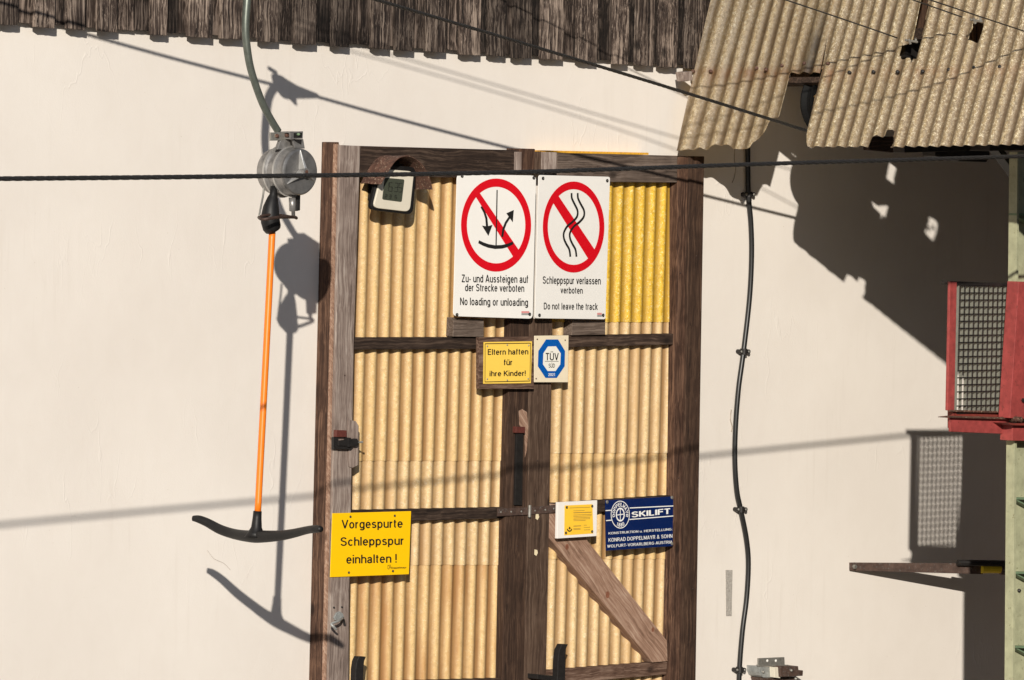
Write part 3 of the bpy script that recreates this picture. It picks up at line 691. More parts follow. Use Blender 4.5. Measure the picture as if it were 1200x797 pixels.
# blue enamel maker's sign
zb = ZM(7.5, 640, 570)
s6 = Sign('maker_sign', 'dark blue enamel SKILIFT maker sign with white wheel emblem and white lettering', 'sign', zb((520,122),(1118,88),(1113,525),(528,566)), (.112,)*4, 'enamel_blue', thick=.003)
for q in (((521,213),(570,210)),((733,190),(1117,172)),((525,301),(574,297)),((730,291),(1117,260))): s6.strip('white_line', zb(*q), 1.1, 'print_white', .0010)
ec = zb((650,248))[0]; sx, sy = 83/7.5, 122/7.5
s6.ring('emblem_ring', ec, (sx, sy), (sx*.93, sy*.94), 'print_white', .0012)
s6.ring('emblem_wheel', ec, (sx*.47, sy*.50), (sx*.36, sy*.39), 'print_white', .0012)
s6.strip('emblem_spoke', [(ec[0]-sx*.4, ec[1]+.6), (ec[0]+sx*.4, ec[1]-.6)], 1.0, 'print_white', .0014)
s6.strip('emblem_spoke', [(ec[0], ec[1]-sy*.42), (ec[0], ec[1]+sy*.42)], 1.0, 'print_white', .0016)
def arc_text(sg, body, c, rad_in, rad_out, a0, a1, mat, inward=False):
    n = len(body)
    for k, ch in enumerate(body):
        a = a0+(a1-a0)*(k+.5)/n; half = abs(a1-a0)/n*.42
        V_, F_ = glyphs(ch, .03)
        x0 = min(v[0] for v in V_); x1 = max(v[0] for v in V_); y0 = min(v[1] for v in V_); y1 = max(v[1] for v in V_)
        if ch in 'I1': x0 -= .12; x1 += .12
        out = []
        for x, y, z in V_:
            u = (x-x0)/(x1-x0)-.5; v = (y-y0)/(y1-y0)
            if not inward: an = a+u*2*half*(1 if a1 > a0 else -1); r = rad_in+(rad_out-rad_in)*v
            else: an = a+u*2*half*(1 if a1 > a0 else -1); r = rad_out-(rad_out-rad_in)*v
            out.append(sg.at(c[0]+sx*r*math.cos(an), c[1]-sy*r*math.sin(an), .0016))
        finish('emblem_letter', out, F_, mat, sg.root)
rd = math.radians
arc_text(s6, 'DOPPELMAYR', ec, .58, .86, rd(196), rd(-16), 'print_white')
arc_text(s6, '1880', ec, .60, .88, rd(236), rd(304), 'print_white', inward=True)
T(s6, zb, 'SKILIFT', 750, 222, 1088, 275, 'print_white', slope=-32, bold=.035)
T(s6, zb, 'KONSTRUKTION u. HERSTELLUNG:', 547, 402, 1108, 424, 'print_white', slope=-37, bold=-.012)
T(s6, zb, 'KONRAD DOPPELMAYR & SOHN', 547, 454, 1108, 489, 'print_white', slope=-37, bold=-.012)
T(s6, zb, 'WOLFURT-VORARLBERG·AUSTRIA', 535, 513, 1108, 540, 'print_white', slope=-39, bold=-.012)
s6.screws(zb((535,137),(1105,98),(1105,503)), 2.0, 'galvanised')
# small white card with a yellow leaflet
zc = ZM(14.49, 650, 580)
s7 = Sign('notice_card', 'small white square card with a yellow printed label beside the blue sign', 'sign', zc((58,125),(724,92),(712,700),(45,742)), (.126,)*4, 'card_white', thick=.016)
s7.poly('yellow_label', zc((166,180),(640,158),(655,655),(160,688)), 'label_yellow', .0008)
for k, (x0, x1, y) in enumerate(((315,505,272),(315,620,305),(315,625,342),(315,622,366),(315,600,392),(315,600,415),(315,520,440),(245,600,222),(315,445,530),(315,435,572),(315,435,590),(490,545,515),(490,600,552),(490,600,595))):
    s7.strip('small_print', zc((x0,y),(x1,y-(x1-x0)*.04)), .8 if k in (1, 8) else .5, 'print_grey', .0016)
a_ = [math.radians(a) for a in range(175, 366, 19)]
s7.strip('emblem', [(zc((248,578))[0][0]+math.cos(a)*2.5, zc((248,578))[0][1]-math.sin(a)*2.6) for a in a_], 1.5, 'print_black', .0016)
s7.poly('emblem_flame', zc((250,535),(268,568),(250,588),(232,568)), 'print_black', .0018)
s7.screws(zc((203,212),(634,192),(188,645),(632,622)), 1.6)

# ------------------------------------------------------------------ digital clock under its hood
ck = thing('outdoor_clock', 'cream digital clock in a black case under a rusty curved hood above the door', 'clock', un(462, 245, .12))
zk = ZM(8.86, 415, 170)
def rounded(cx, cy, pts, r):
    out = []
    for k in range(4):
        a = Vector(pts[k]); b = Vector(pts[(k+1) % 4]); z = Vector(pts[k-1])
        d1 = (z-a).normalized()*r; d2 = (b-a).normalized()*r
        for t in range(6): q = t/5; out.append(tuple(a+d1*(1-q)**2+d2*q**2))
    return out
case = rounded(0, 0, [(446,192.5),(488.5,196),(484,252),(433.5,246)], 8)
MB().slab([(452,205),(474,207),(470,238),(448,235)], .145, .04).build('mount', 'black_rubber', ck)
MB().slab(case, .165, .142).build('case', 'black_rubber', ck, bevel=.004)
face = rounded(0, 0, [(449,198),(485.5,201),(480.5,248.5),(437.5,243.5)], 7)
MB().slab(face, .174, .160).build('face', 'cream_plastic', ck, bevel=.003)
lcd = rounded(0, 0, [(451,208.3),(474,210.3),(470.8,236.8),(448,233.8)], 2)
MB().slab(lcd, .1755, .170).build('display', 'lcd', ck)
ckN = Vector((0, -1, 0)); P0 = un(460, 220, .176)
def seg(px): m = MB(); m.slab(px, .1762, .1745); return m
def digit(x, y, w, h, ch):
    segs = {'a':((0,0),(1,0)),'b':((1,0),(1,.5)),'c':((1,.5),(1,1)),'d':((0,1),(1,1)),'e':((0,.5),(0,1)),'f':((0,0),(0,.5)),'g':((0,.5),(1,.5))}
    on = {'1':'bc','5':'afgcd','3':'abgcd','8':'abcdefg','2':'abged','9':'abcdfg','6':'afgcde'}[ch]; m = MB(); t = .45
    for k in on:
        (ax, ay), (bx, by) = segs[k]; A = (x+ax*w-ay*h*.09, y+ay*h+ax*w*.08); Bq = (x+bx*w-by*h*.09, y+by*h+bx*w*.08)
        if ax == bx: q = [(A[0]-t, A[1]), (A[0]+t, A[1]), (Bq[0]+t, Bq[1]), (Bq[0]-t, Bq[1])]
        else: q = [(A[0], A[1]-t), (Bq[0], Bq[1]-t), (Bq[0], Bq[1]+t), (A[0], A[1]+t)]
        m.slab(q, .1762, .1748)
    m.build('digit', 'lcd_digit', ck)
for x, ch in ((452.2,'1'),(456.6,'5'),(463.0,'3'),(468.0,'5')): digit(x, 213.6+.08*(x-452), 3.6, 10, ch)
for x, ch in ((451.5,'2'),(456.4,'3'),(463.0,'5')): digit(x, 228+.08*(x-452), 2.2, 4.2, ch)
# hood: bent sheet, arch profile seen at the front, running back to the beam
arch = zk((378,240),(330,330),(300,410))
prof = [(zk((812,462))[0]),(zk((795,380))[0]),(zk((760,290))[0]),(zk((715,215))[0]),(zk((660,160))[0]),(zk((605,128))[0]),(zk((550,114))[0]),(zk((495,122))[0]),(zk((440,155))[0]),(zk((390,215))[0]),(zk((345,290))[0]),(zk((310,350))[0]),(zk((285,405))[0])]
m = MB(); DF, DB = .235, .10
pf = [v for v in spline([un(x, y, DF) for x, y in prof], 3)]; n_ = len(pf)
for k in range(7):
    d = DF+(DB-DF)*k/6
    for i, p in enumerate(pf):
        j = noise.noise(Vector((p.x*30, d*30, p.z*30)))*.0025
        m.v.append(Vector((p.x+j, -d, p.z+j)))
for k in range(6):
    for i in range(n_-1): m.f.append([k*n_+i, k*n_+i+1, (k+1)*n_+i+1, (k+1)*n_+i])
m.build('hood', 'rust_brown', ck, smooth=True, solid=.003)

# ------------------------------------------------------------------ conduit on the wall
cd = thing('electric_cable', 'black electric cable hanging in a wavy line down the plaster right of the door', 'cable', un(866, 790, .02))
cp = [(876,150),(876.3,180),(877,226),(880,262),(880.8,300),(878.3,350),(871.3,412),(865.5,455),(862,500),(861.2,540),(863.5,575),(868,597),(874.5,630),(877,660),(875,700),(870,740),(866.5,785),(865.5,830)]
P = [un(x, y, .022) for x, y in cp]
MB().tube(spline(P, 6), pxr(3.1, P[0]), 12).build('sheath', 'cable_sheath', cd, smooth=True)
for x, y in ((877.2,228),(871.5,412),(868,597),(866.5,785)):
    Pq = un(x, y, .022); r = pxr(4.3, Pq); m = MB()
    m.tube([Pq+Vector((0, 0, r*.8)), Pq-Vector((0, 0, r*.8))], r, 14)
    o = m.build('clip', 'black_metal', cd)
    for s_ in (-1, 1):
        Q = un(x+s_*4.4, y, .02); m = MB(); m.tube([Q+Vector((0, .018, 0)), Q-Vector((0, .012, 0))], pxr(2.6, Q), 8); m.build('clip_ear', 'black_metal', cd)
        m = MB(); m.tube([Q-Vector((0, .012, 0)), Q-Vector((0, .0155, 0))], [pxr(1.7, Q), pxr(1.2, Q)], 8); m.build('clip_screw', 'galvanised', cd)

# ------------------------------------------------------------------ roof canopy of corrugated sheets
RX0, RC = 1.12, .36
def gx(d): return RX0-.10*d-.20*math.exp(-max(d, -.1)/.22)
def roof_pt(d, z, off=0.):
    n = Vector((-.94, -.12, .34)).normalized()
    return Vector((gx(d)+RC*(z-.93), -d, z))+n*off
def roof_hit(x, y, off=0.):
    lo, hi = -.1, 4.
    for _ in range(50):
        mm = (lo+hi)/2; p = un(x, y, mm)
        if p.x-(gx(mm)+RC*(p.z-.93)) > 0: lo = mm
        else: hi = mm
    p = un(x, y, lo); return lo, p.z
roof = thing('corrugated_roof', 'broken corrugated fibreglass canopy roof at the upper right', 'roof', (1.2, -1.2, .9))
SOOT_D = roof_hit(957, 60)[0]
def roof_sheet(px, off, holes=(), parent=None, mat='roof_sheet'):
    loops = [[roof_hit(x, y) for x, y in lp] for lp in [px]+list(holes)]
    ds = [d for d, z in loops[0]]; d0, d1 = min(ds)+1e-4, max(ds)-1e-4
    n = int((d1-d0)/.0076)+1; V_, F_, at = [], [], []
    pitch = .0757
    def isect(d):
        zs = []
        for lp in loops:
            for (a, za), (b, zb_) in zip(lp, lp[1:]+lp[:1]):
                if (a <= d) != (b <= d): zs.append(za+(zb_-za)*(d-a)/(b-a))
        zs.sort(); return [(zs[i], zs[i+1]) for i in range(0, len(zs)-1, 2)]
    def vert(d, z):
        ph = 2*math.pi*d/pitch; h = math.cos(ph)
        wob = .012*noise.noise(Vector((d*1.3, z*1.7, off*99)))
        V_.append(roof_pt(d, z, .0092*h+off+wob))
        zs = 1.285-.0*d; rs = math.exp(-((z-zs)/.022)**2)+.35*math.exp(-((z-zs+.03)/.05)**2)
        so_ = math.exp(-((d-SOOT_D+.022)/.046)**4)*(1 if z > 1.2 else 0)*min(1, max(0, (1.62-z)/.15))
        at.append((.5-.5*h, min(1, rs)*(1 if d < .95 else .45), so_)); return len(V_)-1
    for i in range(n):
        a = d0+(d1-d0)*i/n; b = d0+(d1-d0)*(i+1)/n; ia, ib = isect(a), isect(b)
        if len(ia) != len(ib): ia = ib = isect((a+b)/2)
        for (p0, p1), (q0, q1) in zip(ia, ib):
            if max(p1, q1)-min(p0, q0) < .001: continue
            st_ = .03; lo_, hi_ = max(p0, q0), min(p1, q1)
            cuts = [k*st_ for k in range(int(math.ceil((lo_+.002)/st_)), int(math.floor((hi_-.002)/st_))+1)]
            la = [p0]+cuts+[p1]; lb = [q0]+cuts+[q1]
            for s_ in range(len(la)-1):
                F_.append([vert(a, la[s_]), vert(b, lb[s_]), vert(b, lb[s_+1]), vert(a, la[s_+1])])
    # merge coincident vertices
    key = {}; remap = []; nv = []; na = []
    for v, a in zip(V_, at):
        k = (round(v.x, 4), round(v.y, 4), round(v.z, 4))
        if k not in key: key[k] = len(nv); nv.append(v); na.append(a)
        remap.append(key[k])
    F2 = []
    for f in F_:
        g_ = []
        for i in f:
            if remap[i] not in g_: g_.append(remap[i])
        if len(g_) > 2: F2.append(g_)
    o = finish('corrugated_sheet', nv, F2, mat, parent or roof, smooth=True, solid=.003, mats=[mat]+(['sheet_underside'] if mat != 'roof_sheet' else []), attr={'valley': [a[0] for a in na], 'rust': [a[1] for a in na], 'soot': [a[2] for a in na]})
    if sum(p.normal.x for p in o.data.polygons) > 0: o.data.flip_normals()
    if mat != 'roof_sheet': o.modifiers['thickness'].material_offset = 1
    return o
A_ = [(792.5,176.5),(801.5,178),(808,175.5),(815.5,176.5),(822,174),(828,176),(835,173),(840,170),(847,171),(855,170.5),(860,175),(866.6,176),(872,174),(877.6,175.5),(881.7,173),(883,168),(886,165),(891,159),(898,155.5),(903,141),(907,137.5),(913.5,137),(925,88),(928,85.5),(936,86.5),(944,85),(951,86),(960.5,85.5),(980,0),(1024,-190),(880,-190),(834.5,0),(812.5,87)]
B_ = [(962,86),(957.5,108),(954,113),(955.5,117),(952.5,128),(948.5,152),(948,173),(955,174),(962,172.8),(970,173.8),(985,173),(999,173.8),(1012,172.8),(1019,173.5),(1022.5,161),(1026,162),(1030,160),(1035,161.5),(1039,160.5),(1041,155),(1048.5,153),(1068.5,74),(1068,69),(1056,69.5),(1055.5,65),(1059,53.5),(1064,50.5),(1071.5,49),(1080,0),(1124,-190),(1022,-190),(978,0)]
C_ = [(1044.5,173.5),(1049.5,167),(1048,160),(1050,155),(1046,152),(1062,87),(1067.5,76),(1069,69.3),(1074,69),(1077.5,54.5),(1079.5,48),(1088.5,0),(1132,-190),(1420,-190),(1380,169),(1290,170.5),(1200,171.2),(1150,171.8),(1100,172.8),(1066,173),(1063,171.5),(1058,173.5)]
H_ = [(1134.5,48),(1137,41),(1142,34),(1140.5,29),(1148,26.5),(1154.5,28),(1153.5,36),(1150.5,44),(1145.5,50.8),(1140,49)]
roof_sheet(A_, .004, mat='clear_roof_sheet'); roof_sheet(B_, .009, mat='hazy_roof_sheet'); roof_sheet(C_, .013, [H_])
# dark stained corrugation near the seam, drawn as dirt lying on the sheet: short flecks follow one wave
for x, y in ((814.4,85),(835,85),(889,81.5),(900,83),(918.5,78.5),(944.8,76),(972.4,76),(997.6,86.5),(1025.7,85.8),(1054,85.8),(1083.4,85.3),(1114,83.3),(1143.6,80.8),(1173.7,79.8)):
    d, z = roof_hit(x, y); p = roof_pt(d, z, .022); n_ = Vector((-.94, -.12, .34)).normalized()
    m = MB(); m.tube([p-n_*.012, p, p+n_*.004], [.0085, .0085, .004], 10); m.build('roof_screw', 'rust_brown' if x < 990 else 'black_metal', roof)
def under_beam(x0, x1, y, depth_in, w_, h_, mat, name='purlin', d_over=None):
    """timber lying under the sheets, running out from the wall"""
    (da, za), (db_, zb_) = roof_hit(x0, y), roof_hit(x1, y)
    if d_over is not None: da = d_over
    z = (za+zb_)/2; n_ = Vector((-.94, -.0, .34)).normalized(); t = Vector((.34, 0, .94)).normalized()
    m = MB(); quads = []
    for d in [da+(db_-da)*(k/14)**1.5 for k in range(15)]:
        c = Vector((gx(d)+RC*(z-.93), -d, z))-n_*depth_in
        quads.append([c, c-n_*h_, c-n_*h_+t*w_, c+t*w_])
    for a, b in zip(quads, quads[1:]): 
        k = len(m.v); m.v += a+b
        for i in range(4): j = (i+1) % 4; m.f.append([k+i, k+j, k+4+j, k+4+i])
    m.f.append([0, 1, 2, 3]); k = len(m.v)-4; m.f.append([k, k+1, k+2, k+3])
    return m.build(name, mat, roof)
under_beam(806, 1400, 93, .024, .028, .05, 'brown_timber_flat', d_over=.135)
MB().slab([(803,84.5),(811,83.5),(812,94),(804.5,95.5)], .135, .07).build('purlin_end', 'grey_timber', roof, bevel=.002)
MB().slab([(1061.5,48),(1080,48),(1076,76),(1060,76)], 1.33, 1.29).build('light_stop', 'black_metal', roof)  # added black block, narrows the sun patch cast through the seam hole
under_beam(1040, 1110, 43, .03, .055, .04, 'brown_timber_flat', d_over=1.2)  # short timber added to stop sunlight through the lower seam slit
# added dark boards behind the sheets, so the roof holes read as deep shade
for k in range(22):
    d0 = .12+k*.135; MB().box((1.90+random.uniform(-.004, .004), -d0-.131, 1.325+random.uniform(-.004, .004)), (1.925, -d0, 2.75)).build('hole_backing_board', 'brown_timber', roof, bevel=.002)
MB().box((1.86, -3.1, 1.275), (1.899, -.05, 1.335)).build('tie_beam', 'brown_timber_flat', roof, bevel=.003)
# added far roof slope and side boards, out of view, to cut fill light
m = MB(); n_ = 0
for i in range(331):
    d = .02+i*.01; h = .009*math.cos(2*math.pi*d/.0757)
    for x, z in ((1.66, 2.42), (3.0, 2.1), (4.5, 1.75)): m.v.append(Vector((x, -d, z+h)))
    if i: k = 3*i; m.f += [[k-3, k, k+1, k-2], [k-2, k+1, k+2, k-1]]
m.build('corrugated_sheet', 'roof_sheet', roof, smooth=True, solid=.003)
for k in range(24):
    d0 = .005+k*.135; MB().box((4.05, -d0-.13, -2.6), (4.08+random.uniform(0, .006), -d0, 2.0)).build('fill_block_board', 'brown_timber', roof, bevel=.002)
# eave timbers behind the lower edge on the right
tim2 = lambda px, df, db, mat, nm: MB().slab(px, df, db).build(nm, mat, roof, bevel=.002)
tim2([(1019,160),(1062,160),(1062,172),(1050,179),(1019,176)], .92, .88, 'brown_timber_flat', 'eave_board')
tim2([(1060,160),(1162,160),(1162,176),(1060,179)], 1.40, 1.33, 'black_metal', 'eave_board')
tim2([(1096,170),(1160,170),(1160,184),(1156,190),(1126,189),(1096,183)], 1.20, 1.12, 'black_metal', 'eave_board')
tim2([(1160,160),(1260,160),(1260,175),(1160,177)], 1.56, 1.44, 'black_metal', 'eave_board')
tim2([(1165,170),(1172,170),(1198,203),(1196,211)], 1.50, 1.44, 'black_metal', 'strut')

# added unseen boards parallel to the plaster wall, keeping fill light off the right
for k in range(23):
    x0 = 1.0+k*.135; MB().box((x0, -3.52-random.uniform(0, .006), -2.6), (x0+.13, -3.49, 2.0 if k > 4 else .8)).build('fill_block_board', 'brown_timber', roof, bevel=.002)
# ------------------------------------------------------------------ sheave seen through the gap in the roof
wh = thing('rope_sheave', 'black grooved rope wheel behind the gap in the corrugated roof', 'wheel', un(968, 121, .80))
cw = un(969.5, 120, .76); R_ = pxr(38, cw)
m = MB(); prof_ = [(-.035, 1.0), (-.028, 1.0), (-.008, .90), (.008, .90), (.028, 1.0), (.035, 1.0), (.035, .82), (-.035, .82)]; n_ = 48
for k in range(n_):
    a = 2*math.pi*k/n_
    for o_, r in prof_: m.v.append(cw+Vector((math.cos(a)*R_*r, o_, math.sin(a)*R_*r)))
q_ = len(prof_)
for k in range(n_):
    for i in range(q_): j = (i+1) % q_; k2 = (k+1) % n_; m.f.append([k*q_+i, k*q_+j, k2*q_+j, k2*q_+i])
m.build('rim', 'sheave_black', wh)
m = MB(); m.cyl(cw+Vector((0, .02, 0)), cw-Vector((0, .02, 0)), R_*.85, 32); m.build('web', 'sheave_black', wh)
m = MB(); m.cyl(cw+Vector((0, .06, 0)), cw-Vector((0, .06, 0)), R_*.2, 20); m.build('hub', 'black_metal', wh)
m = MB(); m.cyl(cw+Vector((0, .05, 0)), cw+Vector((0, .12, 0)), R_*.06, 12); m.build('axle', 'sheave_black', wh)

# ------------------------------------------------------------------ ropes and wires
def rope(name, label, pts, r_px, lay=.055, cat='cable', step=.009, mat='wire_rope', lobes=6, group=None, n=18):
    P = [un(*p) for p in pts]; sp = resample(spline(P, 12), step); r = pxr(r_px, P[len(P)//2])
    m = MB(); m.tube(sp, r, n, lobes=lobes, lay=lay, depth=.34 if lobes else 0); o = m.build(name, mat, None, smooth=(lobes == 0))
    return tag(o, label, cat, group)
rope('steel_cable', 'thick dark steel cable running level across the whole picture in front of the signs', [(-500,213,2.95),(0,209.5,2.89),(300,206.5,2.86),(600,202,2.825),(900,192,2.80),(1200,183,2.78),(1700,165,2.76)], 2.75, lay=.05)
rope('haul_rope', 'dark haul rope slanting down from the top to the black wheel in the roof gap', [(-300,-230,.98),(100,-103,.97),(308,-41,.96),(440,-.5,.955),(600,47,.94),(780,101.5,.89),(946,153.5,.835),(960,159.5,.81)], 2.1, lay=.035, step=.007)
rope('thin_wire', 'thin wire ending at the hole in the middle of the roof seam', [(400,-172,.6),(918,-1,1.22),(1063,48.5,1.46)], .85, lobes=0, step=.08, cat='wire', n=8, group='thin wires over the roof')
rope('thin_wire', 'thin wire ending at the right-hand hole of the corrugated roof', [(300,-268,1.82),(800,-93.5,1.79),(1070,0,1.77),(1137,23.5,1.90)], .85, lobes=0, step=.08, cat='wire', n=8, group='thin wires over the roof')
rope('thin_wire', 'thin wire passing over the roof corner without an end', [(300,-262,1.85),(800,-96,1.90),(1090,0,2.28),(1200,36.5,2.3),(1500,135,2.3)], .85, lobes=0, step=.08, cat='wire', n=8, group='thin wires over the roof')
rope('return_rope', 'return rope running high above the picture, seen only by its soft shadow', [(0,-372,2.9),(500,-205,2.9),(900,-75,2.9)][:3], 1.9, lobes=0, step=.1, cat='cable', n=10) if False else None
for x, y, d in ((1066,48.5,1.475),(1142,24.5,1.915)):
    P = un(x, y, d); t = thing('wire_clamp', 'small wire clamp on the rim of the roof hole ' + ('in the seam' if x < 1100 else 'at the far right'), 'clamp', P, 'wire clamps at the roof holes')
    m = MB(); m.tube([un(x-5, y-1.5, d), un(x+9, y+.8, d+.02)], pxr(1.4, P), 8); m.build('bar', 'galvanised', t)
    m = MB(); m.tube([un(x+7, y-4.5, d+.01), un(x+7.5, y+2, d+.01)], pxr(1.3, P), 8); m.build('bolt', 'galvanised', t)
    m = MB(); m.tube([un(x-1, y-2.5, d+.02), un(x+1, y+3, d+.02)], pxr(1.6, P), 6); m.build('nut', 'galvanised', t)

# ------------------------------------------------------------------ the drag lift hanger
tb = thing('drag_lift_hanger', 'T-bar hanger with grey spring drum, orange pole and black cross bar', 'ski lift hanger', un(302, 630, .97))
D0 = .905
tp = [(309,-46,.955),(299,-36,.93),(292,-18,D0),(289.3,5,D0),(287.8,30,D0),(288.8,50,D0),(292.5,75,D0),(299,98,D0),(308,122,D0),(318,141,D0),(326,154,D0)]
P = [un(*p) for p in tp]; sp = spline(P, 5)
MB().tube(sp, [pxr(5.1-.7*min(1, i/len(sp)*1.5), sp[i]) for i in range(len(sp))], 16).build('curved_tube', 'tube_steel', tb, smooth=True)
m = MB(); m.tube([un(296,-56,.96), un(303,-50,.97), un(312,-40,.97), un(326,-34,.955), un(352,-27.5,.95)], [pxr(r, P[0]) for r in (3, 9, 12, 8, 3)], 14)
m.tube([un(300,-60,.965), un(291,-66,.965)], pxr(2.6, P[0]), 8); m.tube([un(318,-34,.97), un(325,-20,.97)], [pxr(7, P[0]), pxr(1.5, P[0])], 8)
m.build('rope_grip', 'galvanised', tb, smooth=True)
# spring drum: axis points straight out from the wall
cf = un(352.0, 201.5, .985); Rd = pxr(27.6, cf); ax = Vector((0, 1, 0))
def disc(prof, cx, cz, n=56):
    m = MB(); q = len(prof)
    for k in range(n):
        a = 2*math.pi*k/n
        for d, r in prof: m.v.append(Vector((cx+math.cos(a)*r*Rd, -d, cz+math.sin(a)*r*Rd)))
    for k in range(n):
        for i in range(q-1): k2 = (k+1) % n; m.f.append([k*q+i, k*q+i+1, k2*q+i+1, k2*q+i])
    m.f.append([k*q for k in range(n)]); m.f.append([k*q+q-1 for k in range(n)][::-1]); return m
bk = .985-.178
disc([(.972,.99),(.940,1.0),(.935,1.04),(.925,1.06),(.917,1.04),(.913,.985),(.885,.985),(.880,1.07),(.872,1.10),(.863,1.07),(.858,.99),(.845,1.0),(bk+.02,.985),(bk+.006,.93),(bk,.80)], cf.x, cf.z).build('drum', 'cast_aluminium', tb, smooth=True).modifiers.new('e', 'EDGE_SPLIT').split_angle = math.radians(38)
cv = disc([(.9885,.0),(.9885,.90),(.986,.955),(.980,.99),(.972,1.0)], cf.x, cf.z).build('drum_cover', 'cast_dark', tb, smooth=True)
cv.modifiers.new('e', 'EDGE_SPLIT').split_angle = math.radians(20)
for dd, rr_ in ((.928, 1.075), (.872, 1.115)):
    disc([(dd+.004, 1.0), (dd+.004, rr_), (dd-.004, rr_), (dd-.004, 1.0)], cf.x, cf.z).build('flange_ring', 'cast_bright', tb)
m = MB()
for an in (94, 214, 334):
    a = math.radians(an); e = Vector((math.cos(a), 0, math.sin(a))); s_ = Vector((-math.sin(a), 0, math.cos(a)))
    c0 = Vector((cf.x, -.988, cf.z))
    m.prism([c0+e*Rd*.10+s_*Rd*.07-Vector((0,.034,0)), c0+e*Rd*.93+s_*Rd*.01-Vector((0,.003,0)), c0+e*Rd*.93-s_*Rd*.01-Vector((0,.003,0)), c0+e*Rd*.10-s_*Rd*.07-Vector((0,.034,0))],
            [c0+e*Rd*.12+s_*Rd*.14+Vector((0,.004,0)), c0+e*Rd*.92+s_*Rd*.05+Vector((0,.004,0)), c0+e*Rd*.92-s_*Rd*.05+Vector((0,.004,0)), c0+e*Rd*.12-s_*Rd*.14+Vector((0,.004,0))])
m.build('rib', 'cast_bright', tb, bevel=.001)
m = MB(); m.cyl(Vector((cf.x, -.985, cf.z)), Vector((cf.x, -1.024, cf.z)), Rd*.17, 20); m.build('hub', 'cast_aluminium', tb, bevel=.001)
m = MB(); m.cyl(Vector((cf.x, -1.023, cf.z)), Vector((cf.x, -1.0255, cf.z)), Rd*.085, 14); m.build('hub_bore', 'rust_brown', tb)
# fixing bracket on the drum
z6 = ZM(5.317, 280, 130)
m = MB(); m.slab(z6((198,135),(318,130),(320,183),(200,186)), .925, .915); m.build('bracket_plate', 'galvanised', tb, bevel=.001)
m = MB(); m.slab(z6((318,130),(400,127),(398,172),(322,178)), .975, .967); m.slab(z6((330,130),(398,128),(398,136),(330,138)), .974, .88); m.slab(z6((335,168),(398,166),(398,173),(335,176)), .974, .88)
m.build('bracket_channel', 'cast_aluminium', tb, bevel=.001)
MB().slab(z6((342,137),(394,136),(393,166),(342,168)), .9765, .975).build('channel_shade_plate', 'black_metal', tb)  # thin black plates paint the shaded hollow of the channel, here and below
MB().slab(z6((345,178),(392,176),(388,210),(352,190)), .9645, .963).build('channel_shade_plate', 'black_metal', tb)
m = MB(); m.slab(z6((262,180),(330,178),(345,240),(240,240)), .925, .905); m.slab(z6((335,176),(402,176),(412,235),(350,232)), .962, .95)
m.build('drum_neck', 'cast_aluminium', tb, bevel=.002)
for q in z6((233,155),(294,153)): screw('bolt', q[0], q[1], .925, 2.4, tb, 'rust_brown', .012)
for q in z6((368,146),): screw('bolt', q[0], q[1], .978, 1.6, tb, 'mid_green_paint', .01)
# guide under the drum
DG = .905
m = MB(); P = [un(*q, DG) for q in z6((218,470),(214,520),(210,545),(200,600),(196,650),(196,690),(205,725),(212,742))]
m.tube(P, [pxr(r, P[0]) for r in (4.2,4.4,6.5,9.5,11,11.4,11,9.5)], 18); m.build('handle_sleeve', 'black_rubber', tb, smooth=True)
wire = [(*q, d) for q, d in zip(z6((157,468),(150,530),(138,590),(124,664),(150,676),(236,664),(340,662),(358,668)), (.87,.88,.90,.92,.985,1.0,.96,.93))]
m = MB(); P = spline([un(*q) for q in wire[:4]], 3); m.tube(P, pxr(1.2, P[0]), 8); m.build('guide_wire', 'galvanised', tb, smooth=True)
m = MB(); P = spline([un(*q) for q in wire[3:]], 4); m.tube(P, pxr(1.9, P[0]), 10); m.build('guide_loop', 'dark_rust', tb, smooth=True)
m = MB(); P = [un(*q, .93) for q in z6((124,664),(160,650),(240,648),(352,664))]; m.tube(spline(P, 4), pxr(1.6, P[0]), 8); m.build('guide_loop', 'dark_rust', tb, smooth=True)
m = MB(); P = [un(*q, .935) for q in z6((332,540),(334,622),(338,626),(340,664))]; m.tube(P, [pxr(r, P[0]) for r in (4.2,4.0,2.3,2.2)], 14); m.build('guide_post', 'cast_aluminium', tb, smooth=True)
MB().slab(z6((362,560),(374,520),(384,525),(382,620),(360,625)), .94, .90).build('guide_lug', 'black_metal', tb, bevel=.002)
# pole and cross bar
m = MB(); P = [un(319.2,268,.905), un(311,430,.935), un(302,602,.962)]; m.tube(spline(P, 8), pxr(3.95, P[0]), 16); m.build('pole', 'orange_paint', tb, smooth=True)
def along(px, ds, rs, sq=1., name='cross_bar'):
    return [un(x, y, d) for (x, y), d in zip(px, ds)]
za = ZM(3.363, 200, 560)
m = MB(); P = [un(301.8,599,.962), un(301.2,608,.962), un(300.6,618,.962), un(300,624,.962), un(299.6,630,.962)]
m.tube(P, [pxr(r, P[0]) for r in (5.0,5.4,6.4,9.5,13.5)], 20); m.build('bar_socket', 'black_rubber', tb, smooth=True)
bar = [(226,607.5,.575,3.2),(233,608.5,.60,4.6),(243,612.5,.64,5.2),(258,620.5,.71,5.8),(273,625.5,.79,6.0),(287,628,.88,6.6),(300,628.8,.962,7.4),(315,628.6,1.05,6.8),(330,627.5,1.14,6.0),(345,624.8,1.23,5.2),(360,621.2,1.33,4.6),(370,620,1.40,4.6),(376,620.2,1.44,3.4)]
P = [un(x, y, d) for x, y, d, r in bar]; sp = spline(P, 5); rr = spline([(r, 0, 0) for *_, r in bar], 5)
m = MB(); m.tube(sp, [pxr(r.x, sp[0]) for r in rr], 16); m.build('cross_bar', 'black_rubber', tb, smooth=True)

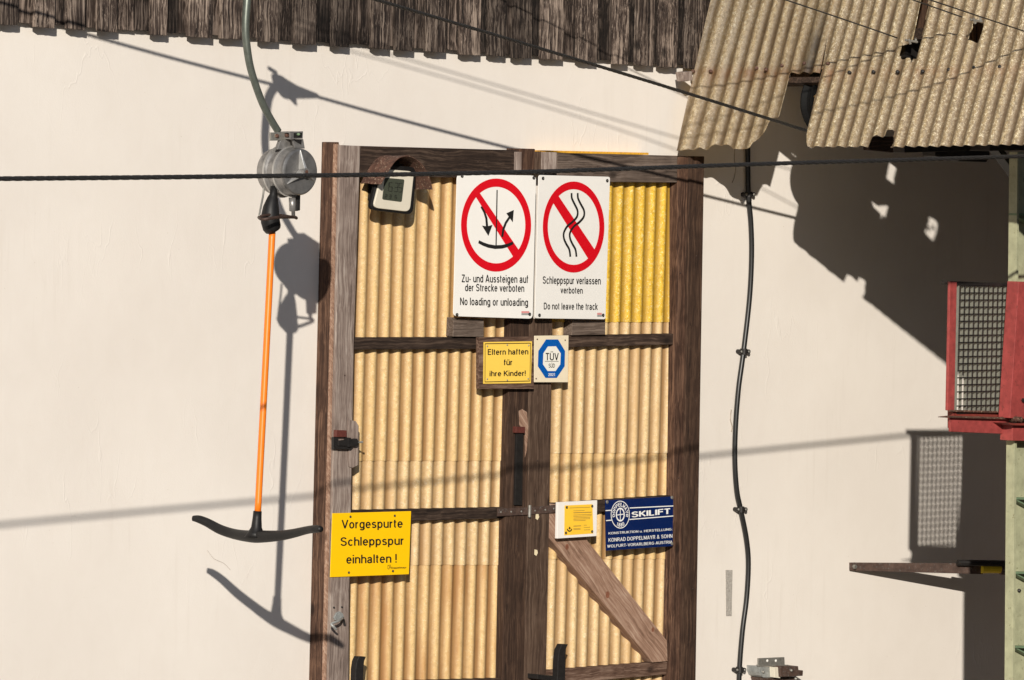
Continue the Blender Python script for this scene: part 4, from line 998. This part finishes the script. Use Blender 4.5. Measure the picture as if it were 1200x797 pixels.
# ------------------------------------------------------------------ steel post, red mesh guard, arm
ps = thing('steel_post', 'pale green steel channel post at the right edge', 'post', un(1196, 797, 1.6))
PT = 1.66
MB().slab([(1192.5,178),(1262,178),(1254,900),(1186,900),(1188.5,560)], PT, PT-.012).build('web', 'pale_green_paint', ps, bevel=.001)
MB().slab([(1192.5,178),(1194.8,178),(1188.3,900),(1186,900),(1188.5,560)], PT+.05, PT-.0).build('flange', 'pale_green_paint', ps, bevel=.001)
for y in (583, 670, 757, 420+70-240):
    MB().slab([(1191,y),(1240,y+1),(1240,y+4),(1191,y+2.5)], PT+.048, PT+.0005).build('stiffener', 'mid_green_paint', ps, bevel=.001)
    MB().slab([(1190,y+3),(1193,y+3),(1240,y+26),(1240,y+30)], PT+.04, PT+.0005).build('stiffener', 'mid_green_paint', ps, bevel=.001)
screw('bolt', 1193.5, 692, PT, 2.2, ps, 'black_metal', .012)
gd = thing('mesh_guard', 'red steel frame filled with grey grating, mounted on the green post', 'guard', un(1150, 508, 1.6))
MB().slab([(1113.5,330),(1121.5,330.5),(1118.5,482),(1110.5,481)], 1.66, 1.645).build('frame_bar', 'red_paint', gd, bevel=.002)
MB().slab([(1113,329.5),(1194,332.5),(1194,336),(1113,333.5)], 1.655, 1.605).build('frame_bar', 'black_metal', gd, bevel=.001)
MB().slab([(1194,330),(1224,331),(1218,492),(1183.5,490)], 1.74, 1.67).build('frame_bar', 'red_paint', gd, bevel=.002)
MB().slab([(1113,489),(1188,491),(1188,509),(1114.5,506)], 1.68, 1.665).build('sill_beam', 'red_paint', gd, bevel=.002)
MB().slab([(1117,480.5),(1186,482.5),(1186,503),(1117,502)], 1.645, 1.61).build('sill_beam', 'dark_red_paint', gd, bevel=.002)
m = MB(); P = [un(1099.5,488.6,1.70), un(1109,488.4,1.70), un(1187,490.5,1.70)]; m.tube(P, [.0015,.005,.006], 8); m.build('rod', 'rust_brown', gd)
m = MB(); P = [un(1112,481.5,1.66), un(1187,483.5,1.66)]; m.tube(P, .005, 8); m.build('rod', 'rust_brown', gd)
MB().slab([(1186.5,498),(1224,499),(1224,517),(1186.5,516.5)], 1.74, 1.665).build('bracket', 'red_paint', gd, bevel=.002)
MB().slab([(1181,496),(1224,496.5),(1224,499),(1186,498.5)], 1.77, 1.66).build('bracket', 'dark_red_paint', gd, bevel=.001)
m = MB(); P = un(1187, 491, 1.73); m.tube([P, P-Vector((0, .05, 0))], pxr(3.2, P), 10); m.build('bolt', 'rust_brown', gd)
m = MB(); P = un(1198.5, 469, 1.742); m.tube([P, P-Vector((0, .012, 0))], pxr(2.6, P), 6); m.build('bolt', 'black_metal', gd)
MB().slab([(1178.5,381),(1196,381),(1191,484),(1175,484)], 1.60, 1.585).build('dark_plate', 'black_metal', gd)  # dark plate behind the right end of the grating
m = MB(); xs0, xs1 = un(1120.5, 410, 1.635).x, un(1192, 410, 1.635).x
zt, zbm = un(1155, 335, 1.635).z, un(1155, 483, 1.635).z
nb = 13
for k in range(nb+1):
    x = xs0+(xs1-xs0)*k/nb; m.box((x-.0013, -1.645, zbm), (x+.0013, -1.6285, zt))
tag(m.build('grating', 'grating_metal', gd), kind='stuff')
nh = 18; m = MB()
for k in range(nh+1):
    z = zt+(zbm-zt)*k/nh; m.box((xs0, -1.6515, z-.0028), (xs1, -1.6455, z+.0028))
tag(m.build('cross_rods', 'black_metal', gd), kind='stuff')
ar = thing('stop_arm', 'rusty flat steel arm with yellow taped end on the wall below the red guard', 'arm', un(1000, 664, .01))
m = MB(); P = [un(996,659.5,.012), un(1152,660.5,.27)]; Q = [un(996,668.5,.012), un(1152,673,.27)]
o_ = Vector((.012, .018, 0)); m.prism([P[0], P[1], Q[1], Q[0]], [P[0]+o_, P[1]+o_, Q[1]+o_, Q[0]+o_]); m.build('flat_bar', 'rusty_steel', ar, bevel=.001)
m = MB(); P = un(1000.5, 664, .022); m.tube([P, P-Vector((0, .014, 0))], pxr(2.6, P), 6); m.build('bolt', 'galvanised', ar)
m = MB(); P = un(1000.5, 664, .0); m.tube([P+Vector((0, .01, 0)), P-Vector((0, .012, 0))], pxr(5, P), 8); m.build('wall_boss', 'rusty_steel', ar)
m = MB(); m.tube([un(1122,659.5,.23), un(1190,660.5,.36)], pxr(3.8, P), 10); m.build('back_rod', 'black_metal', ar)
m = MB(); m.tube([un(1150,666.5,.27), un(1172,666.5,.31)], pxr(5.4, P), 12); m.build('tape', 'yellow_tape', ar)
m = MB(); m.tube([un(1172,667.5,.31), un(1200,669,.37)], pxr(6.2, P), 12); m.build('arm_end', 'rusty_steel', ar)

# ------------------------------------------------------------------ bracket and hooks at the lower edge
zg = ZM(12, 860, 740)
bk_ = thing('wall_bracket', 'broken steel mounting bracket on the plaster beside the foot of the cable', 'bracket', un(910, 797, .05))
MB().slab(zg((350,378),(712,362),(716,470),(770,470),(775,495),(350,485)), .10, .09).build('angle_plate', 'galvanised', bk_, bevel=.001)
for q in zg((470,412),(590,412)): screw('rivet', q[0], q[1], .10, 1.6, bk_, 'sign_white', .003)
MB().slab(zg((355,492),(560,500),(570,650),(420,650),(380,620),(360,570)), .085, .0).build('cheek', 'paint_grey', bk_, bevel=.002)
MB().slab(zg((565,505),(660,500),(655,660),(575,650)), .115, .0).build('cheek', 'cream_plastic', bk_, bevel=.002)
MB().slab(zg((650,490),(905,488),(912,545),(975,548),(970,625),(660,640)), .13, .06).build('jaw', 'rusty_steel', bk_, bevel=.002)
MB().slab(zg((420,655),(860,640),(930,700),(900,830),(470,830)), .09, .0).build('body', 'rusty_steel', bk_, bevel=.003)
for q in zg((405,570),(800,548),(865,665)): screw('bolt', q[0], q[1], .13 if q[0] > 915 else .085, 1.6, bk_, 'galvanised', .01)
def hook(px, d, label):
    m = MB(); m.slab(px, d, d-.035)
    o = m.build('metal_hook', 'black_metal', None, bevel=.002); tag(o, label, 'hook', 'black upright hooks at the foot of the door'); return o
hook([(421,769.5),(429,769.5),(427,775),(426,785),(425,830),(416,830),(417,785),(418.5,775)], .17, 'short black upright hook at the lower edge by the left jamb')
hook([(659,755),(665.8,755),(663.5,760),(662.8,770),(661.5,830),(652.5,830),(654,775),(655.5,762)], .17, 'taller black upright hook in front of the bottom rail of the right leaf')
m = MB(); m.slab([(630,790.5),(654,792.5),(654,798),(630,796)], .16, .093); tag(m.build('hook_bar', 'black_metal', None, bevel=.001), 'short black bar low on the centre stile beside the right hook', 'bar')
